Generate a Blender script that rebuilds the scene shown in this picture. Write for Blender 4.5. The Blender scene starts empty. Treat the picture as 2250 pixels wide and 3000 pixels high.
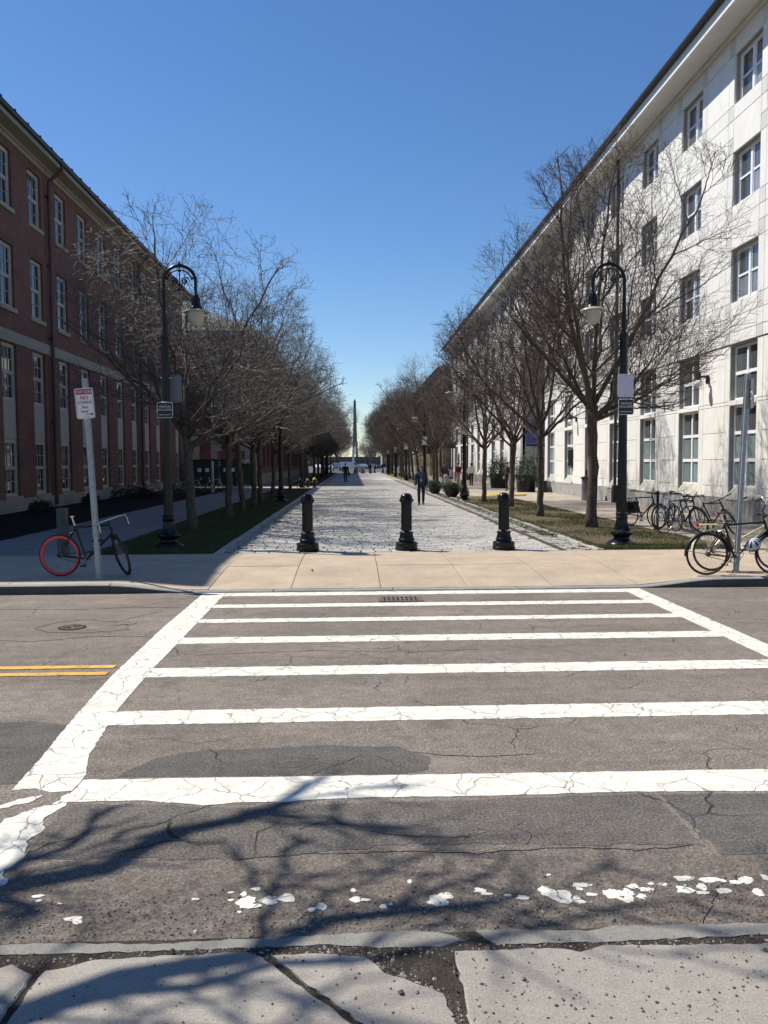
import bpy, bmesh, math, random
import numpy as np
from mathutils import Vector, Matrix
R = math.radians
PI = math.pi
rng = random.Random(7)
scene = bpy.context.scene
COL = scene.collection

# ------------------------------------------------------------------ camera
cd = bpy.data.cameras.new('camera')
cam = bpy.data.objects.new('camera', cd)
COL.objects.link(cam)
cd.sensor_fit = 'VERTICAL'; cd.sensor_height = 36.0; cd.lens = 36.0*2440/3000
cd.clip_start = 0.05; cd.clip_end = 9000
cam.matrix_world = (Matrix.Translation((0, 0, 1.8)) @ Matrix.Rotation(-R(2.161), 4, 'Z')
                    @ Matrix.Rotation(R(90-3.412), 4, 'X') @ Matrix.Rotation(-R(0.3), 4, 'Z'))
scene.camera = cam

# ------------------------------------------------------------------ light
SUN = Vector((-0.665, 0.33, 1.0)).normalized()      # towards the sun
w = bpy.data.worlds.new('World'); scene.world = w; w.use_nodes = True
nt = w.node_tree; SKYSAT = 1.2
bgn = nt.nodes['Background']
sky = nt.nodes.new('ShaderNodeTexSky'); sky.sky_type = 'NISHITA'; sky.sun_disc = False
sky.sun_elevation = math.asin(SUN.z)
sky.sun_rotation = math.atan2(SUN.x, SUN.y)
sky.air_density = 1.0; sky.dust_density = 0.12; sky.ozone_density = 3.2; sky.altitude = 200
hs = nt.nodes.new('ShaderNodeHueSaturation'); hs.inputs['Saturation'].default_value = SKYSAT; hs.inputs['Hue'].default_value = 0.505
nt.links.new(sky.outputs[0], hs.inputs['Color']); nt.links.new(hs.outputs[0], bgn.inputs[0])
bgn.inputs[1].default_value = 0.096
sl = bpy.data.lights.new('sun', 'SUN'); sl.energy = 4.6; sl.angle = R(0.53); sl.color = (1.0, 0.94, 0.84)
so = bpy.data.objects.new('sun', sl); COL.objects.link(so)
so.rotation_euler = (-SUN).to_track_quat('-Z', 'Y').to_euler()
scene.view_settings.view_transform = 'Standard'; scene.view_settings.look = 'None'
scene.view_settings.gamma = 1; scene.view_settings.use_curve_mapping = False
scene.view_settings.exposure = 0.45
scene.cycles.max_bounces = 6

# ------------------------------------------------------------------ materials
def lin(c):
    return tuple((x/12.92 if x <= .04045 else ((x+.055)/1.055)**2.4) for x in c)

def newmat(name):
    m = bpy.data.materials.new(name); m.use_nodes = True
    n = m.node_tree.nodes; b = n['Principled BSDF']
    return m, n, m.node_tree.links, b

def coords(n, l, kind='Object', scale=(1, 1, 1)):
    tc = n.new('ShaderNodeTexCoord'); mp = n.new('ShaderNodeMapping')
    mp.inputs['Scale'].default_value = scale
    l.new(tc.outputs[kind], mp.inputs['Vector'])
    return mp.outputs[0]

def noise(n, l, vec, scale, detail=4, rough=.6, dist=0):
    t = n.new('ShaderNodeTexNoise'); t.inputs['Scale'].default_value = scale
    t.inputs['Detail'].default_value = detail; t.inputs['Roughness'].default_value = rough
    t.inputs['Distortion'].default_value = dist
    l.new(vec, t.inputs['Vector']); return t.outputs['Fac']

def ramp(n, l, fac, stops):
    r = n.new('ShaderNodeValToRGB'); e = r.color_ramp.elements
    e[0].position = stops[0][0]; e[0].color = (*stops[0][1], 1)
    e[1].position = stops[-1][0]; e[1].color = (*stops[-1][1], 1)
    for p, c in stops[1:-1]:
        x = e.new(p); x.color = (*c, 1)
    l.new(fac, r.inputs[0]); return r.outputs[0]

def fr(n, l, fac, a, b, lo=0., hi=1.):
    r = n.new('ShaderNodeMapRange'); r.inputs['From Min'].default_value = a; r.inputs['From Max'].default_value = b
    r.inputs['To Min'].default_value = lo; r.inputs['To Max'].default_value = hi
    l.new(fac, r.inputs['Value']); return r.outputs[0]

def mixc(n, l, fac, a, b, mode='MIX'):
    m = n.new('ShaderNodeMix'); m.data_type = 'RGBA'; m.blend_type = mode
    for sock, v in ((m.inputs[0], fac), (m.inputs[6], a), (m.inputs[7], b)):
        if isinstance(v, (int, float)): sock.default_value = v
        elif isinstance(v, tuple): sock.default_value = (*v, 1)
        else: l.new(v, sock)
    return m.outputs[2]

def mth(n, l, op, a, b=None):
    m = n.new('ShaderNodeMath'); m.operation = op
    for i, v in enumerate((a, b)):
        if v is None: continue
        if isinstance(v, (int, float)): m.inputs[i].default_value = v
        else: l.new(v, m.inputs[i])
    return m.outputs[0]

def bump(n, l, b, h, dist=.01, strength=.5):
    bp = n.new('ShaderNodeBump'); bp.inputs['Distance'].default_value = dist; bp.inputs['Strength'].default_value = strength
    l.new(h, bp.inputs['Height']); l.new(bp.outputs[0], b.inputs['Normal'])

def M(name, col, rough=.7, var=.15, scale=6, bmp=0., bdist=.004, metal=0., spec=.5, fine=0., rnd=0., coat=0., stretch=(1, 1, 1)):
    m, n, l, b = newmat(name)
    vec = coords(n, l, 'Object', stretch)
    a = tuple(c*(1-var) for c in col); c2 = tuple(min(1, c*(1+var)) for c in col)
    f = noise(n, l, vec, scale, 5, .65)
    cc = ramp(n, l, f, [(.3, a), (.7, c2)])
    if fine:
        f2 = noise(n, l, vec, scale*18, 2, .6)
        cc = mixc(n, l, 1.0, cc, ramp(n, l, f2, [(.3, (1-fine,)*3), (.7, (1,)*3)]), 'MULTIPLY')
    if rnd:
        oi = n.new('ShaderNodeObjectInfo')
        cc = mixc(n, l, 1.0, cc, ramp(n, l, oi.outputs['Random'], [(0, (1-rnd,)*3), (1, (1,)*3)]), 'MULTIPLY')
    l.new(cc, b.inputs['Base Color'])
    b.inputs['Roughness'].default_value = rough; b.inputs['Metallic'].default_value = metal
    b.inputs['Specular IOR Level'].default_value = spec; b.inputs['Coat Weight'].default_value = coat
    if bmp: bump(n, l, b, noise(n, l, vec, scale*10, 4, .65), bdist, bmp)
    return m

def mat_brick(name, c1, c2, mortar):
    m, n, l, b = newmat(name)
    tc = n.new('ShaderNodeTexCoord'); sp = n.new('ShaderNodeSeparateXYZ'); l.new(tc.outputs['Object'], sp.inputs[0])
    cb = n.new('ShaderNodeCombineXYZ')
    l.new(mth(n, l, 'ADD', sp.outputs[0], sp.outputs[1]), cb.inputs[0]); l.new(sp.outputs[2], cb.inputs[1])
    bt = n.new('ShaderNodeTexBrick'); l.new(cb.outputs[0], bt.inputs['Vector'])
    bt.inputs['Scale'].default_value = 1; bt.inputs['Brick Width'].default_value = .215; bt.inputs['Row Height'].default_value = .075
    bt.inputs['Mortar Size'].default_value = .008; bt.inputs['Mortar Smooth'].default_value = .2; bt.inputs['Bias'].default_value = -.1
    bt.inputs['Color1'].default_value = (*c1, 1); bt.inputs['Color2'].default_value = (*c2, 1); bt.inputs['Mortar'].default_value = (*mortar, 1)
    big = ramp(n, l, noise(n, l, tc.outputs['Object'], .9, 4, .6), [(.3, (.78,)*3), (.7, (1.12,)*3)])
    fi = ramp(n, l, noise(n, l, tc.outputs['Object'], 14, 3, .6), [(.3, (.7,)*3), (.7, (1.15,)*3)])
    l.new(mixc(n, l, 1., mixc(n, l, 1., bt.outputs['Color'], big, 'MULTIPLY'), fi, 'MULTIPLY'), b.inputs['Base Color'])
    b.inputs['Roughness'].default_value = .85
    bump(n, l, b, mth(n, l, 'SUBTRACT', 1., bt.outputs['Fac']), .01, .8)
    return m

def mat_asphalt(name, base, crack=.5, dirt=True, patchy=.18):
    m, n, l, b = newmat(name)
    tc = n.new('ShaderNodeTexCoord'); v = tc.outputs['Object']
    big = noise(n, l, v, .55, 5, .6); mid = noise(n, l, v, 7, 6, .8)
    c = mixc(n, l, 1., base, ramp(n, l, big, [(.3, (1-patchy,)*3), (.7, (1+patchy,)*3)]), 'MULTIPLY')
    c = mixc(n, l, 1., c, ramp(n, l, mid, [(.32, (.74,)*3), (.68, (1.2,)*3)]), 'MULTIPLY')
    g = noise(n, l, v, 70, 4, .85)
    c = mixc(n, l, 1., c, ramp(n, l, g, [(.36, (.38,)*3), (.5, (.95,)*3), (.64, (2.0,)*3)]), 'MULTIPLY')
    # aggregate: pale and dark stones
    vo = n.new('ShaderNodeTexVoronoi'); vo.inputs['Scale'].default_value = 95; l.new(v, vo.inputs['Vector'])
    st = mth(n, l, 'MULTIPLY', fr(n, l, vo.outputs['Distance'], .28, .18), fr(n, l, noise(n, l, v, 55, 1), .60, .68))
    c = mixc(n, l, st, c, tuple(min(1, x*3.0+.06) for x in base))
    # streaks along the street where tyres run
    sx = coords(n, l, 'Object', (.25, 3.2, 1)); stv = noise(n, l, sx, 1.0, 4, .6)
    c = mixc(n, l, 1., c, ramp(n, l, stv, [(.35, (.88,)*3), (.65, (1.08,)*3)]), 'MULTIPLY')
    oil = mth(n, l, 'MULTIPLY', fr(n, l, noise(n, l, v, 1.9, 3, .5), .64, .74), .55)
    c = mixc(n, l, oil, c, tuple(x*.45 for x in base))
    dust = mth(n, l, 'MULTIPLY', fr(n, l, noise(n, l, v, 1.1, 6, .7), .55, .72), .45)
    c = mixc(n, l, dust, c, tuple(min(1, x*1.45) for x in base))
    # cracks
    wv = n.new('ShaderNodeTexNoise'); wv.inputs['Scale'].default_value = 2.2; wv.inputs['Detail'].default_value = 4; l.new(v, wv.inputs['Vector'])
    va = n.new('ShaderNodeVectorMath'); va.operation = 'MULTIPLY_ADD'; l.new(wv.outputs['Color'], va.inputs[0]); va.inputs[1].default_value = (.55, .55, 0); l.new(v, va.inputs[2])
    vc = n.new('ShaderNodeTexVoronoi'); vc.feature = 'DISTANCE_TO_EDGE'; vc.inputs['Scale'].default_value = .95; l.new(va.outputs[0], vc.inputs['Vector'])
    gate = fr(n, l, noise(n, l, v, .9, 2), .48, .6)
    cr = mth(n, l, 'MULTIPLY', fr(n, l, vc.outputs['Distance'], .009, .002), gate)
    vd = n.new('ShaderNodeTexVoronoi'); vd.feature = 'DISTANCE_TO_EDGE'; vd.inputs['Scale'].default_value = 4.5; l.new(va.outputs[0], vd.inputs['Vector'])
    gate2 = fr(n, l, noise(n, l, v, 1.3, 3), .56, .66)
    cr2 = mth(n, l, 'MULTIPLY', mth(n, l, 'MULTIPLY', fr(n, l, vd.outputs['Distance'], .022, .004), gate2), .6)
    crk = mth(n, l, 'MAXIMUM', cr, cr2)
    c = mixc(n, l, mth(n, l, 'MULTIPLY', crk, crack), c, tuple(x*.22 for x in base))
    if dirt:
        sp = n.new('ShaderNodeSeparateXYZ'); l.new(v, sp.inputs[0])
        yy = mth(n, l, 'ADD', sp.outputs[1], fr(n, l, noise(n, l, v, 3.5, 6, .65), 0, 1, -.38, .38))
        d = fr(n, l, yy, 4.25, 3.75)
        dn = noise(n, l, v, 24, 5, .75)
        dc = ramp(n, l, dn, [(.3, (.062, .05, .04)), (.5, (.125, .105, .087)), (.7, (.21, .185, .16))])
        c = mixc(n, l, mth(n, l, 'MULTIPLY', d, .85), c, mixc(n, l, 1., dc, ramp(n, l, g, [(.33, (.5,)*3), (.68, (1.6,)*3)]), 'MULTIPLY'))
    l.new(c, b.inputs['Base Color']); b.inputs['Roughness'].default_value = .9; b.inputs['Specular IOR Level'].default_value = .3
    h = mth(n, l, 'ADD', mth(n, l, 'MULTIPLY', g, .5), mth(n, l, 'MULTIPLY', crk, -1.4))
    h = mth(n, l, 'ADD', h, mth(n, l, 'MULTIPLY', mid, .5))
    bump(n, l, b, h, .012, .75)
    return m

def mat_paint(name, col, wear=.45):
    m, n, l, b = newmat(name)
    tc = n.new('ShaderNodeTexCoord'); v = tc.outputs['Object']
    wv = n.new('ShaderNodeTexNoise'); wv.inputs['Scale'].default_value = 3; wv.inputs['Detail'].default_value = 5; l.new(v, wv.inputs['Vector'])
    va = n.new('ShaderNodeVectorMath'); va.operation = 'MULTIPLY_ADD'; l.new(wv.outputs['Color'], va.inputs[0]); va.inputs[1].default_value = (.4, .4, 0); l.new(v, va.inputs[2])
    out = None
    for sc, wd, ga in ((3.6, .02, .45), (11, .022, .5)):
        vc = n.new('ShaderNodeTexVoronoi'); vc.feature = 'DISTANCE_TO_EDGE'; vc.inputs['Scale'].default_value = sc; l.new(va.outputs[0], vc.inputs['Vector'])
        k = mth(n, l, 'MULTIPLY', fr(n, l, vc.outputs['Distance'], wd, wd*.15), fr(n, l, noise(n, l, v, 2.3, 3), ga-.2, ga+.02))
        out = k if out is None else mth(n, l, 'MAXIMUM', out, mth(n, l, 'MULTIPLY', k, .55))
    chip = mth(n, l, 'MULTIPLY', fr(n, l, noise(n, l, v, 26, 5, .75), .66, .69), fr(n, l, noise(n, l, v, 1.7, 3), .5, .62))
    out = mth(n, l, 'MAXIMUM', out, mth(n, l, 'MULTIPLY', chip, wear*2))
    dirty = ramp(n, l, noise(n, l, v, 7, 6, .7), [(.3, (.74, .72, .68)), (.55, (1, 1, 1))])
    sp = ramp(n, l, noise(n, l, v, 160, 2, .7), [(.3, (.86,)*3), (.6, (1,)*3)])
    c = mixc(n, l, 1., mixc(n, l, 1., col, dirty, 'MULTIPLY'), sp, 'MULTIPLY')
    c = mixc(n, l, mth(n, l, 'MULTIPLY', out, .82), c, (.11, .10, .09))
    l.new(c, b.inputs['Base Color']); b.inputs['Roughness'].default_value = .7
    bump(n, l, b, mth(n, l, 'MULTIPLY', out, -1.), .004, .6)
    return m

def mat_concrete(name, base, joint_dirt=.0, dots=.45, speck=.2, stain=(.5, .36, .24), rnd=.08, scale=1.4):
    m, n, l, b = newmat(name)
    tc = n.new('ShaderNodeTexCoord'); v = tc.outputs['Object']
    oi = n.new('ShaderNodeObjectInfo')
    va = n.new('ShaderNodeVectorMath'); va.operation = 'ADD'
    l.new(v, va.inputs[0]); l.new(oi.outputs['Location'], va.inputs[1]); v = va.outputs[0]
    c = mixc(n, l, 1., base, ramp(n, l, noise(n, l, v, scale, 6, .65), [(.28, (.8,)*3), (.7, (1.12,)*3)]), 'MULTIPLY')
    c = mixc(n, l, 1., c, ramp(n, l, noise(n, l, v, scale*9, 5, .7), [(.3, (.9,)*3), (.7, (1.07,)*3)]), 'MULTIPLY')
    c = mixc(n, l, 1., c, ramp(n, l, noise(n, l, v, 110, 2, .7), [(.3, (1-speck,)*3), (.65, (1.06,)*3)]), 'MULTIPLY')
    c = mixc(n, l, fr(n, l, noise(n, l, v, 2.7, 5, .7), .66, .74, 0, .35), c, tuple(base[i]*stain[i]*1.6 for i in range(3)))
    vo = n.new('ShaderNodeTexVoronoi'); vo.inputs['Scale'].default_value = 5.5; l.new(v, vo.inputs['Vector'])
    c = mixc(n, l, mth(n, l, 'MULTIPLY', fr(n, l, vo.outputs['Distance'], .075, .05), dots), c, tuple(x*.35 for x in base))
    c = mixc(n, l, 1., c, ramp(n, l, oi.outputs['Random'], [(0, (1-rnd,)*3), (1, (1,)*3)]), 'MULTIPLY')
    l.new(c, b.inputs['Base Color']); b.inputs['Roughness'].default_value = .85
    bump(n, l, b, noise(n, l, v, 60, 4, .7), .004, .4)
    return m

def mat_lawn(name, g1, g2, d1, d2, th):
    m, n, l, b = newmat(name)
    tc = n.new('ShaderNodeTexCoord'); v = tc.outputs['Object']
    gf = noise(n, l, v, 9, 5, .7); g = ramp(n, l, gf, [(.3, g1), (.7, g2)])
    d = ramp(n, l, noise(n, l, v, 14, 6, .75), [(.3, d1), (.7, d2)])
    mk = fr(n, l, noise(n, l, v, .75, 5, .65), th-.07, th+.07)
    c = mixc(n, l, mk, g, d)
    c = mixc(n, l, 1., c, ramp(n, l, noise(n, l, v, 70, 3, .8), [(.3, (.5,)*3), (.7, (1.45,)*3)]), 'MULTIPLY')
    l.new(c, b.inputs['Base Color']); b.inputs['Roughness'].default_value = .95; b.inputs['Specular IOR Level'].default_value = .1
    bump(n, l, b, noise(n, l, v, 45, 5, .8), .03, .9)
    return m

def mat_stone(name, base, veins=True, gr=.12, rnd=.12, streak=True, rough=.75):
    """pale cladding stone with faint vertical runs"""
    m, n, l, b = newmat(name)
    tc = n.new('ShaderNodeTexCoord'); oi = n.new('ShaderNodeObjectInfo')
    va = n.new('ShaderNodeVectorMath'); va.operation = 'ADD'; l.new(tc.outputs['Object'], va.inputs[0]); l.new(oi.outputs['Location'], va.inputs[1]); v = va.outputs[0]
    c = mixc(n, l, 1., base, ramp(n, l, noise(n, l, v, 2.2, 6, .65, .6), [(.3, (1-gr,)*3), (.7, (1+gr*.5,)*3)]), 'MULTIPLY')
    if streak:
        mp = n.new('ShaderNodeMapping'); mp.inputs['Scale'].default_value = (5, 5, .35); l.new(v, mp.inputs['Vector'])
        c = mixc(n, l, 1., c, ramp(n, l, noise(n, l, mp.outputs[0], 1.6, 5, .7), [(.3, (1-gr*1.1,)*3), (.6, (1.02,)*3)]), 'MULTIPLY')
    c = mixc(n, l, 1., c, ramp(n, l, noise(n, l, v, 60, 3, .7), [(.3, (.93,)*3), (.7, (1.04,)*3)]), 'MULTIPLY')
    if rnd: c = mixc(n, l, 1., c, ramp(n, l, oi.outputs['Random'], [(0, (1-rnd,)*3), (1, (1,)*3)]), 'MULTIPLY')
    l.new(c, b.inputs['Base Color']); b.inputs['Roughness'].default_value = rough
    bump(n, l, b, noise(n, l, v, 30, 4, .7), .003, .3)
    return m

def mat_bark(name, c1, c2, sc=18, rough=.9):
    m, n, l, b = newmat(name)
    v = coords(n, l, 'Object', (1, 1, .22))
    f = noise(n, l, v, sc, 5, .7)
    l.new(ramp(n, l, f, [(.3, c1), (.7, c2)]), b.inputs['Base Color']); b.inputs['Roughness'].default_value = rough
    b.inputs['Specular IOR Level'].default_value = .25
    bump(n, l, b, f, .03, .9); return m

def mat_glass(name, col, rough=.04, var=.3):
    m, n, l, b = newmat(name)
    tc = n.new('ShaderNodeTexCoord'); oi = n.new('ShaderNodeObjectInfo')
    c = mixc(n, l, 1., col, ramp(n, l, oi.outputs['Random'], [(0, (1-var,)*3), (1, (1+var,)*3)]), 'MULTIPLY')
    c = mixc(n, l, 1., c, ramp(n, l, noise(n, l, tc.outputs['Object'], 1.5, 3), [(.3, (.75,)*3), (.7, (1.15,)*3)]), 'MULTIPLY')
    l.new(c, b.inputs['Base Color']); b.inputs['Roughness'].default_value = rough; b.inputs['IOR'].default_value = 1.52
    b.inputs['Coat Weight'].default_value = .5; b.inputs['Coat Roughness'].default_value = .02
    bump(n, l, b, noise(n, l, tc.outputs['Object'], .8, 2), .01, .15)
    return m

m_asph = mat_asphalt('road_asphalt', (.186, .158, .131))
m_patch = mat_asphalt('asphalt_patch', (.105, .097, .088), .6, False, .12)
m_paint = mat_paint('white_road_paint', (.76, .735, .64))
m_yellow = mat_paint('yellow_road_paint', (.70, .40, .07))
m_slab = mat_concrete('sidewalk_concrete', (.46, .365, .265), dots=.12)
m_slabnear = mat_concrete('near_sidewalk_concrete', (.35, .318, .275), speck=.35, scale=2.2, dots=0)
m_gutter = mat_concrete('gutter_concrete', (.25, .24, .21), speck=.3, dots=0)
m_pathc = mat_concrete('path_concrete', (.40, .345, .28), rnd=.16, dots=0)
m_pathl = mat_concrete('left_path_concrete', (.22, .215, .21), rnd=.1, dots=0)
m_kerb = mat_concrete('granite_kerb', (.30, .295, .28), speck=.35, dots=0)
m_kerbface = mat_concrete('shaded_kerb_face', (.085, .08, .073), speck=.4, dots=0)  # darker kerb granite: shade of the road-facing side painted into the colour
m_dirt = M('dark_dirt', (.085, .072, .058), .95, .4, 8, .9, .02, fine=.5, spec=.1)
m_bed = M('joint_bed', (.075, .066, .055), .95, .35, 12, .6, .01, spec=.1)
m_ground = M('far_ground', (.12, .115, .105), .95, .2, .2)
m_mulch = M('mulch', (.035, .027, .022), .95, .45, 16, 1., .03, fine=.6, spec=.1)
m_sett = [M('granite_sett_%s' % k, c, .72, .10, 9, .5, .004, fine=.22, rnd=.2) for k, c in
          (('pale', (.50, .48, .435)), ('grey', (.44, .425, .39)), ('warm', (.46, .435, .39)), ('dark', (.37, .365, .35)))]
m_cobble = M('cobble', (.38, .36, .32), .8, .3, 7, .6, .006, fine=.3)
m_farsett = None
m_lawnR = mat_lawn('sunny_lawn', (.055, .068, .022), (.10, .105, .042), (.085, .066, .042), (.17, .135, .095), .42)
m_lawnL = mat_lawn('shaded_lawn', (.03, .04, .015), (.05, .06, .024), (.06, .048, .03), (.10, .08, .055), .62)  # greens darker than the sunny lawn's, building shade put into the colour
m_blade = M('grass_blade', (.075, .092, .03), .8, .35, 3, spec=.2)
m_brickL = mat_brick('red_brick', (.205, .076, .050), (.135, .050, .037), (.20, .155, .12))
m_brick2 = mat_brick('brown_brick', (.22, .085, .06), (.16, .06, .05), (.19, .16, .14))
m_trimL = M('weathered_limestone', (.31, .295, .245), .8, .1, 3, .3, fine=.08)
m_panelL = M('grey_panel', (.40, .385, .325), .8, .08, 3, fine=.05)
m_frameL = M('putty_frame', (.42, .41, .36), .5, .06, 4)
m_graniteL = mat_stone('base_granite_left', (.30, .29, .26))
m_roofdark = M('dark_roof_metal', (.035, .03, .03), .45, .25, 3, metal=.3)
m_pipe = M('oxblood_downpipe', (.06, .024, .02), .45, .2, 5)
m_pipedk = M('dark_downpipe', (.03, .027, .024), .45, .2, 5)
m_lime = mat_stone('pale_limestone', (.80, .79, .75), gr=.08, rnd=.06)
m_limegrey = mat_stone('grey_limestone', (.67, .66, .63), gr=.10, rnd=.08)
m_core = M('panel_joint_core', (.30, .29, .27), .9, .1, 4)  # plain darker wall core, seen in the open panel joints
m_graniteR = mat_stone('base_granite_right', (.43, .425, .41), gr=.3, rnd=.14)
m_sillR = mat_stone('streaked_sill_stone', (.52, .50, .44), gr=.3)
m_soffit = M('soffit_stone', (.66, .65, .60), .8, .06, 2, fine=.04)
m_whitefr = M('white_window_frame', (.82, .83, .84), .35, .03, 4)
m_glassL = mat_glass('dark_glass', (.018, .02, .024), .03, .6)
m_glassR = mat_glass('dim_glass', (.075, .085, .09), .05, .4)
m_blind = mat_glass('glass_with_blind', (.20, .265, .27), .08, .18)
m_glassB = mat_glass('blue_glass', (.02, .04, .11), .04, .2)
m_curtain = mat_glass('glass_with_curtain', (.20, .215, .23), .06, .5)
m_bark = mat_bark('dark_bark', (.04, .03, .022), (.125, .098, .075))
m_twigR = M('brown_twig', (.075, .053, .042), .75, .3, 3, spec=.4)
m_twigL = M('grey_twig', (.085, .068, .055), .6, .35, 2, spec=.5)
m_blackp = M('glossy_black_paint', (.006, .006, .0065), .26, .2, 8, .1, .0015, spec=.28)
m_blackm = M('satin_black_paint', (.010, .010, .011), .38, .2, 8, spec=.35)
m_rubber = M('tyre_rubber', (.02, .019, .018), .8, .2, 20)
m_chrome = M('silver_metal', (.62, .61, .60), .28, .08, 6, metal=.9)
m_steel = M('galvanised_steel', (.34, .36, .37), .5, .18, 9, metal=.35)
m_shade = M('frosted_shade', (.40, .37, .29), .25, .06, 4)
m_signw = M('white_sign_face', (.72, .72, .70), .45, .04, 5)
m_signv = M('pale_lilac_plate', (.50, .50, .58), .5, .04, 5)
m_signr = M('sign_red', (.42, .012, .035), .45, .06, 5)
m_signk = M('sign_black', (.012, .012, .014), .4, .1, 5)
m_signback = M('sign_back_aluminium', (.16, .165, .17), .5, .1, 5, metal=.3)
m_leaf = M('evergreen_leaf', (.075, .105, .06), .6, .4, 6, spec=.3)
m_leafd = M('dark_shrub_leaf', (.03, .032, .016), .7, .4, 6, spec=.2)
m_skin = M('skin', (.50, .30, .21), .6, .05, 5)
m_hair = M('dark_hair', (.02, .014, .011), .5, .2, 30)

# ------------------------------------------------------------------ mesh helpers
class MB:
    def __init__(s): s.v = []; s.f = []; s.m = []
    def add(s, vs, fs, mi=0):
        o = len(s.v); s.v.extend(vs); s.f.extend([tuple(i+o for i in f) for f in fs]); s.m.extend([mi]*len(fs)); return s
    def box(s, x0, x1, y0, y1, z0, z1, mi=0):
        v = [(x, y, z) for z in (z0, z1) for y in (y0, y1) for x in (x0, x1)]
        return s.add(v, [(0, 2, 3, 1), (4, 5, 7, 6), (0, 1, 5, 4), (2, 6, 7, 3), (0, 4, 6, 2), (1, 3, 7, 5)], mi)
    def quad(s, a, b, c, d, mi=0): return s.add([a, b, c, d], [(0, 1, 2, 3)], mi)
    def prism(s, poly, z0, z1, mi=0, side=True):
        n = len(poly)
        v = [(p[0], p[1], z0) for p in poly]+[(p[0], p[1], z1) for p in poly]
        f = [tuple(range(n, 2*n))]
        if side: f += [(i, (i+1) % n, n+(i+1) % n, n+i) for i in range(n)] + [tuple(range(n-1, -1, -1))]
        return s.add(v, f, mi)
    def tube(s, pts, rad, sides=8, cap=True, mi=0, closed=False):
        pts = [Vector(p) for p in pts]; n = len(pts)
        if isinstance(rad, (int, float)): rad = [rad]*n
        vs = []; up = None
        for i, p in enumerate(pts):
            if closed: t = (pts[(i+1) % n]-pts[i-1])
            else: t = (pts[min(i+1, n-1)]-pts[max(i-1, 0)])
            if t.length < 1e-9: t = Vector((0, 0, 1))
            t.normalize()
            if up is None:
                up = Vector((0, 0, 1)) if abs(t.z) < .9 else Vector((1, 0, 0))
            a = up - t*up.dot(t)
            if a.length < 1e-6: a = t.orthogonal()
            a.normalize(); up = a; bb = t.cross(a)
            for k in range(sides):
                an = 2*PI*k/sides; q = p+a*math.cos(an)*rad[i]+bb*math.sin(an)*rad[i]; vs.append(tuple(q))
        fs = []
        rings = n if closed else n-1
        for i in range(rings):
            j = (i+1) % n
            for k in range(sides):
                k2 = (k+1) % sides
                fs.append((i*sides+k, i*sides+k2, j*sides+k2, j*sides+k))
        if cap and not closed:
            fs.append(tuple(range(sides-1, -1, -1))); fs.append(tuple(range((n-1)*sides, n*sides)))
        return s.add(vs, fs, mi)
    def lathe(s, prof, seg=24, c=(0, 0, 0), mi=0, flute=0, flz=(0, 0), axis='Z'):
        vs = []
        for r, z in prof:
            for k in range(seg):
                a = 2*PI*k/seg; rr = r
                if flute and flz[0] <= z <= flz[1] and k % 2: rr = r*(1-flute)
                p = (rr*math.cos(a), rr*math.sin(a), z)
                if axis == 'Y': p = (p[0], p[2], p[1])
                if axis == 'X': p = (p[2], p[0], p[1])
                vs.append((p[0]+c[0], p[1]+c[1], p[2]+c[2]))
        fs = []
        for i in range(len(prof)-1):
            for k in range(seg):
                k2 = (k+1) % seg
                fs.append((i*seg+k, i*seg+k2, (i+1)*seg+k2, (i+1)*seg+k))
        fs.append(tuple(range(seg-1, -1, -1))); fs.append(tuple(range((len(prof)-1)*seg, len(prof)*seg)))
        return s.add(vs, fs, mi)
    def ell(s, c, r, seg=12, rings=8, mi=0, rot=None):
        vs = []; fs = []
        for i in range(rings+1):
            th = PI*i/rings
            for k in range(seg):
                a = 2*PI*k/seg
                p = Vector((r[0]*math.sin(th)*math.cos(a), r[1]*math.sin(th)*math.sin(a), r[2]*math.cos(th)))
                if rot: p = rot @ p
                vs.append((p.x+c[0], p.y+c[1], p.z+c[2]))
        for i in range(rings):
            for k in range(seg):
                k2 = (k+1) % seg
                fs.append((i*seg+k, (i+1)*seg+k, (i+1)*seg+k2, i*seg+k2))
        return s.add(vs, fs, mi)
    def mesh(s, name, mats, smooth=None):
        me = bpy.data.meshes.new(name); me.from_pydata(s.v, [], s.f)
        if not isinstance(mats, (list, tuple)): mats = [mats]
        for m in mats: me.materials.append(m)
        if len(mats) > 1: me.polygons.foreach_set('material_index', s.m)
        if smooth is not None:
            me.polygons.foreach_set('use_smooth', [True]*len(me.polygons))
            if smooth < 179: me.set_sharp_from_angle(angle=R(smooth))
        me.update(); return me
    def xf(s, mtx, start=0):
        for i in range(start, len(s.v)): s.v[i] = tuple(mtx @ Vector(s.v[i]))
        return s

def link(name, me, parent=None, loc=None, rot=None):
    o = bpy.data.objects.new(name, me); COL.objects.link(o)
    if parent is not None: o.parent = parent
    if loc is not None: o.location = loc
    if rot is not None: o.rotation_euler = rot
    return o
def part(name, mb, mats, parent, smooth=None, label=None):
    o = link(name, mb.mesh(name, mats, smooth), parent)
    if label: o['label'] = label
    return o
def tag(o, label, cat, group=None, kind=None):
    o['label'] = label; o['category'] = cat
    if group: o['group'] = group
    if kind: o['kind'] = kind
    return o
def thing(name, label, cat, loc=(0, 0, 0), rz=0, group=None):
    o = bpy.data.objects.new(name, None); COL.objects.link(o); o.location = loc; o.rotation_euler = (0, 0, rz); o.empty_display_size = .2
    return tag(o, label, cat, group)
def struct(name, mb, mats, smooth=None):
    o = link(name, mb.mesh(name, mats, smooth)); o['kind'] = 'structure'; return o
def stuff(o): o['kind'] = 'stuff'; return o
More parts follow.
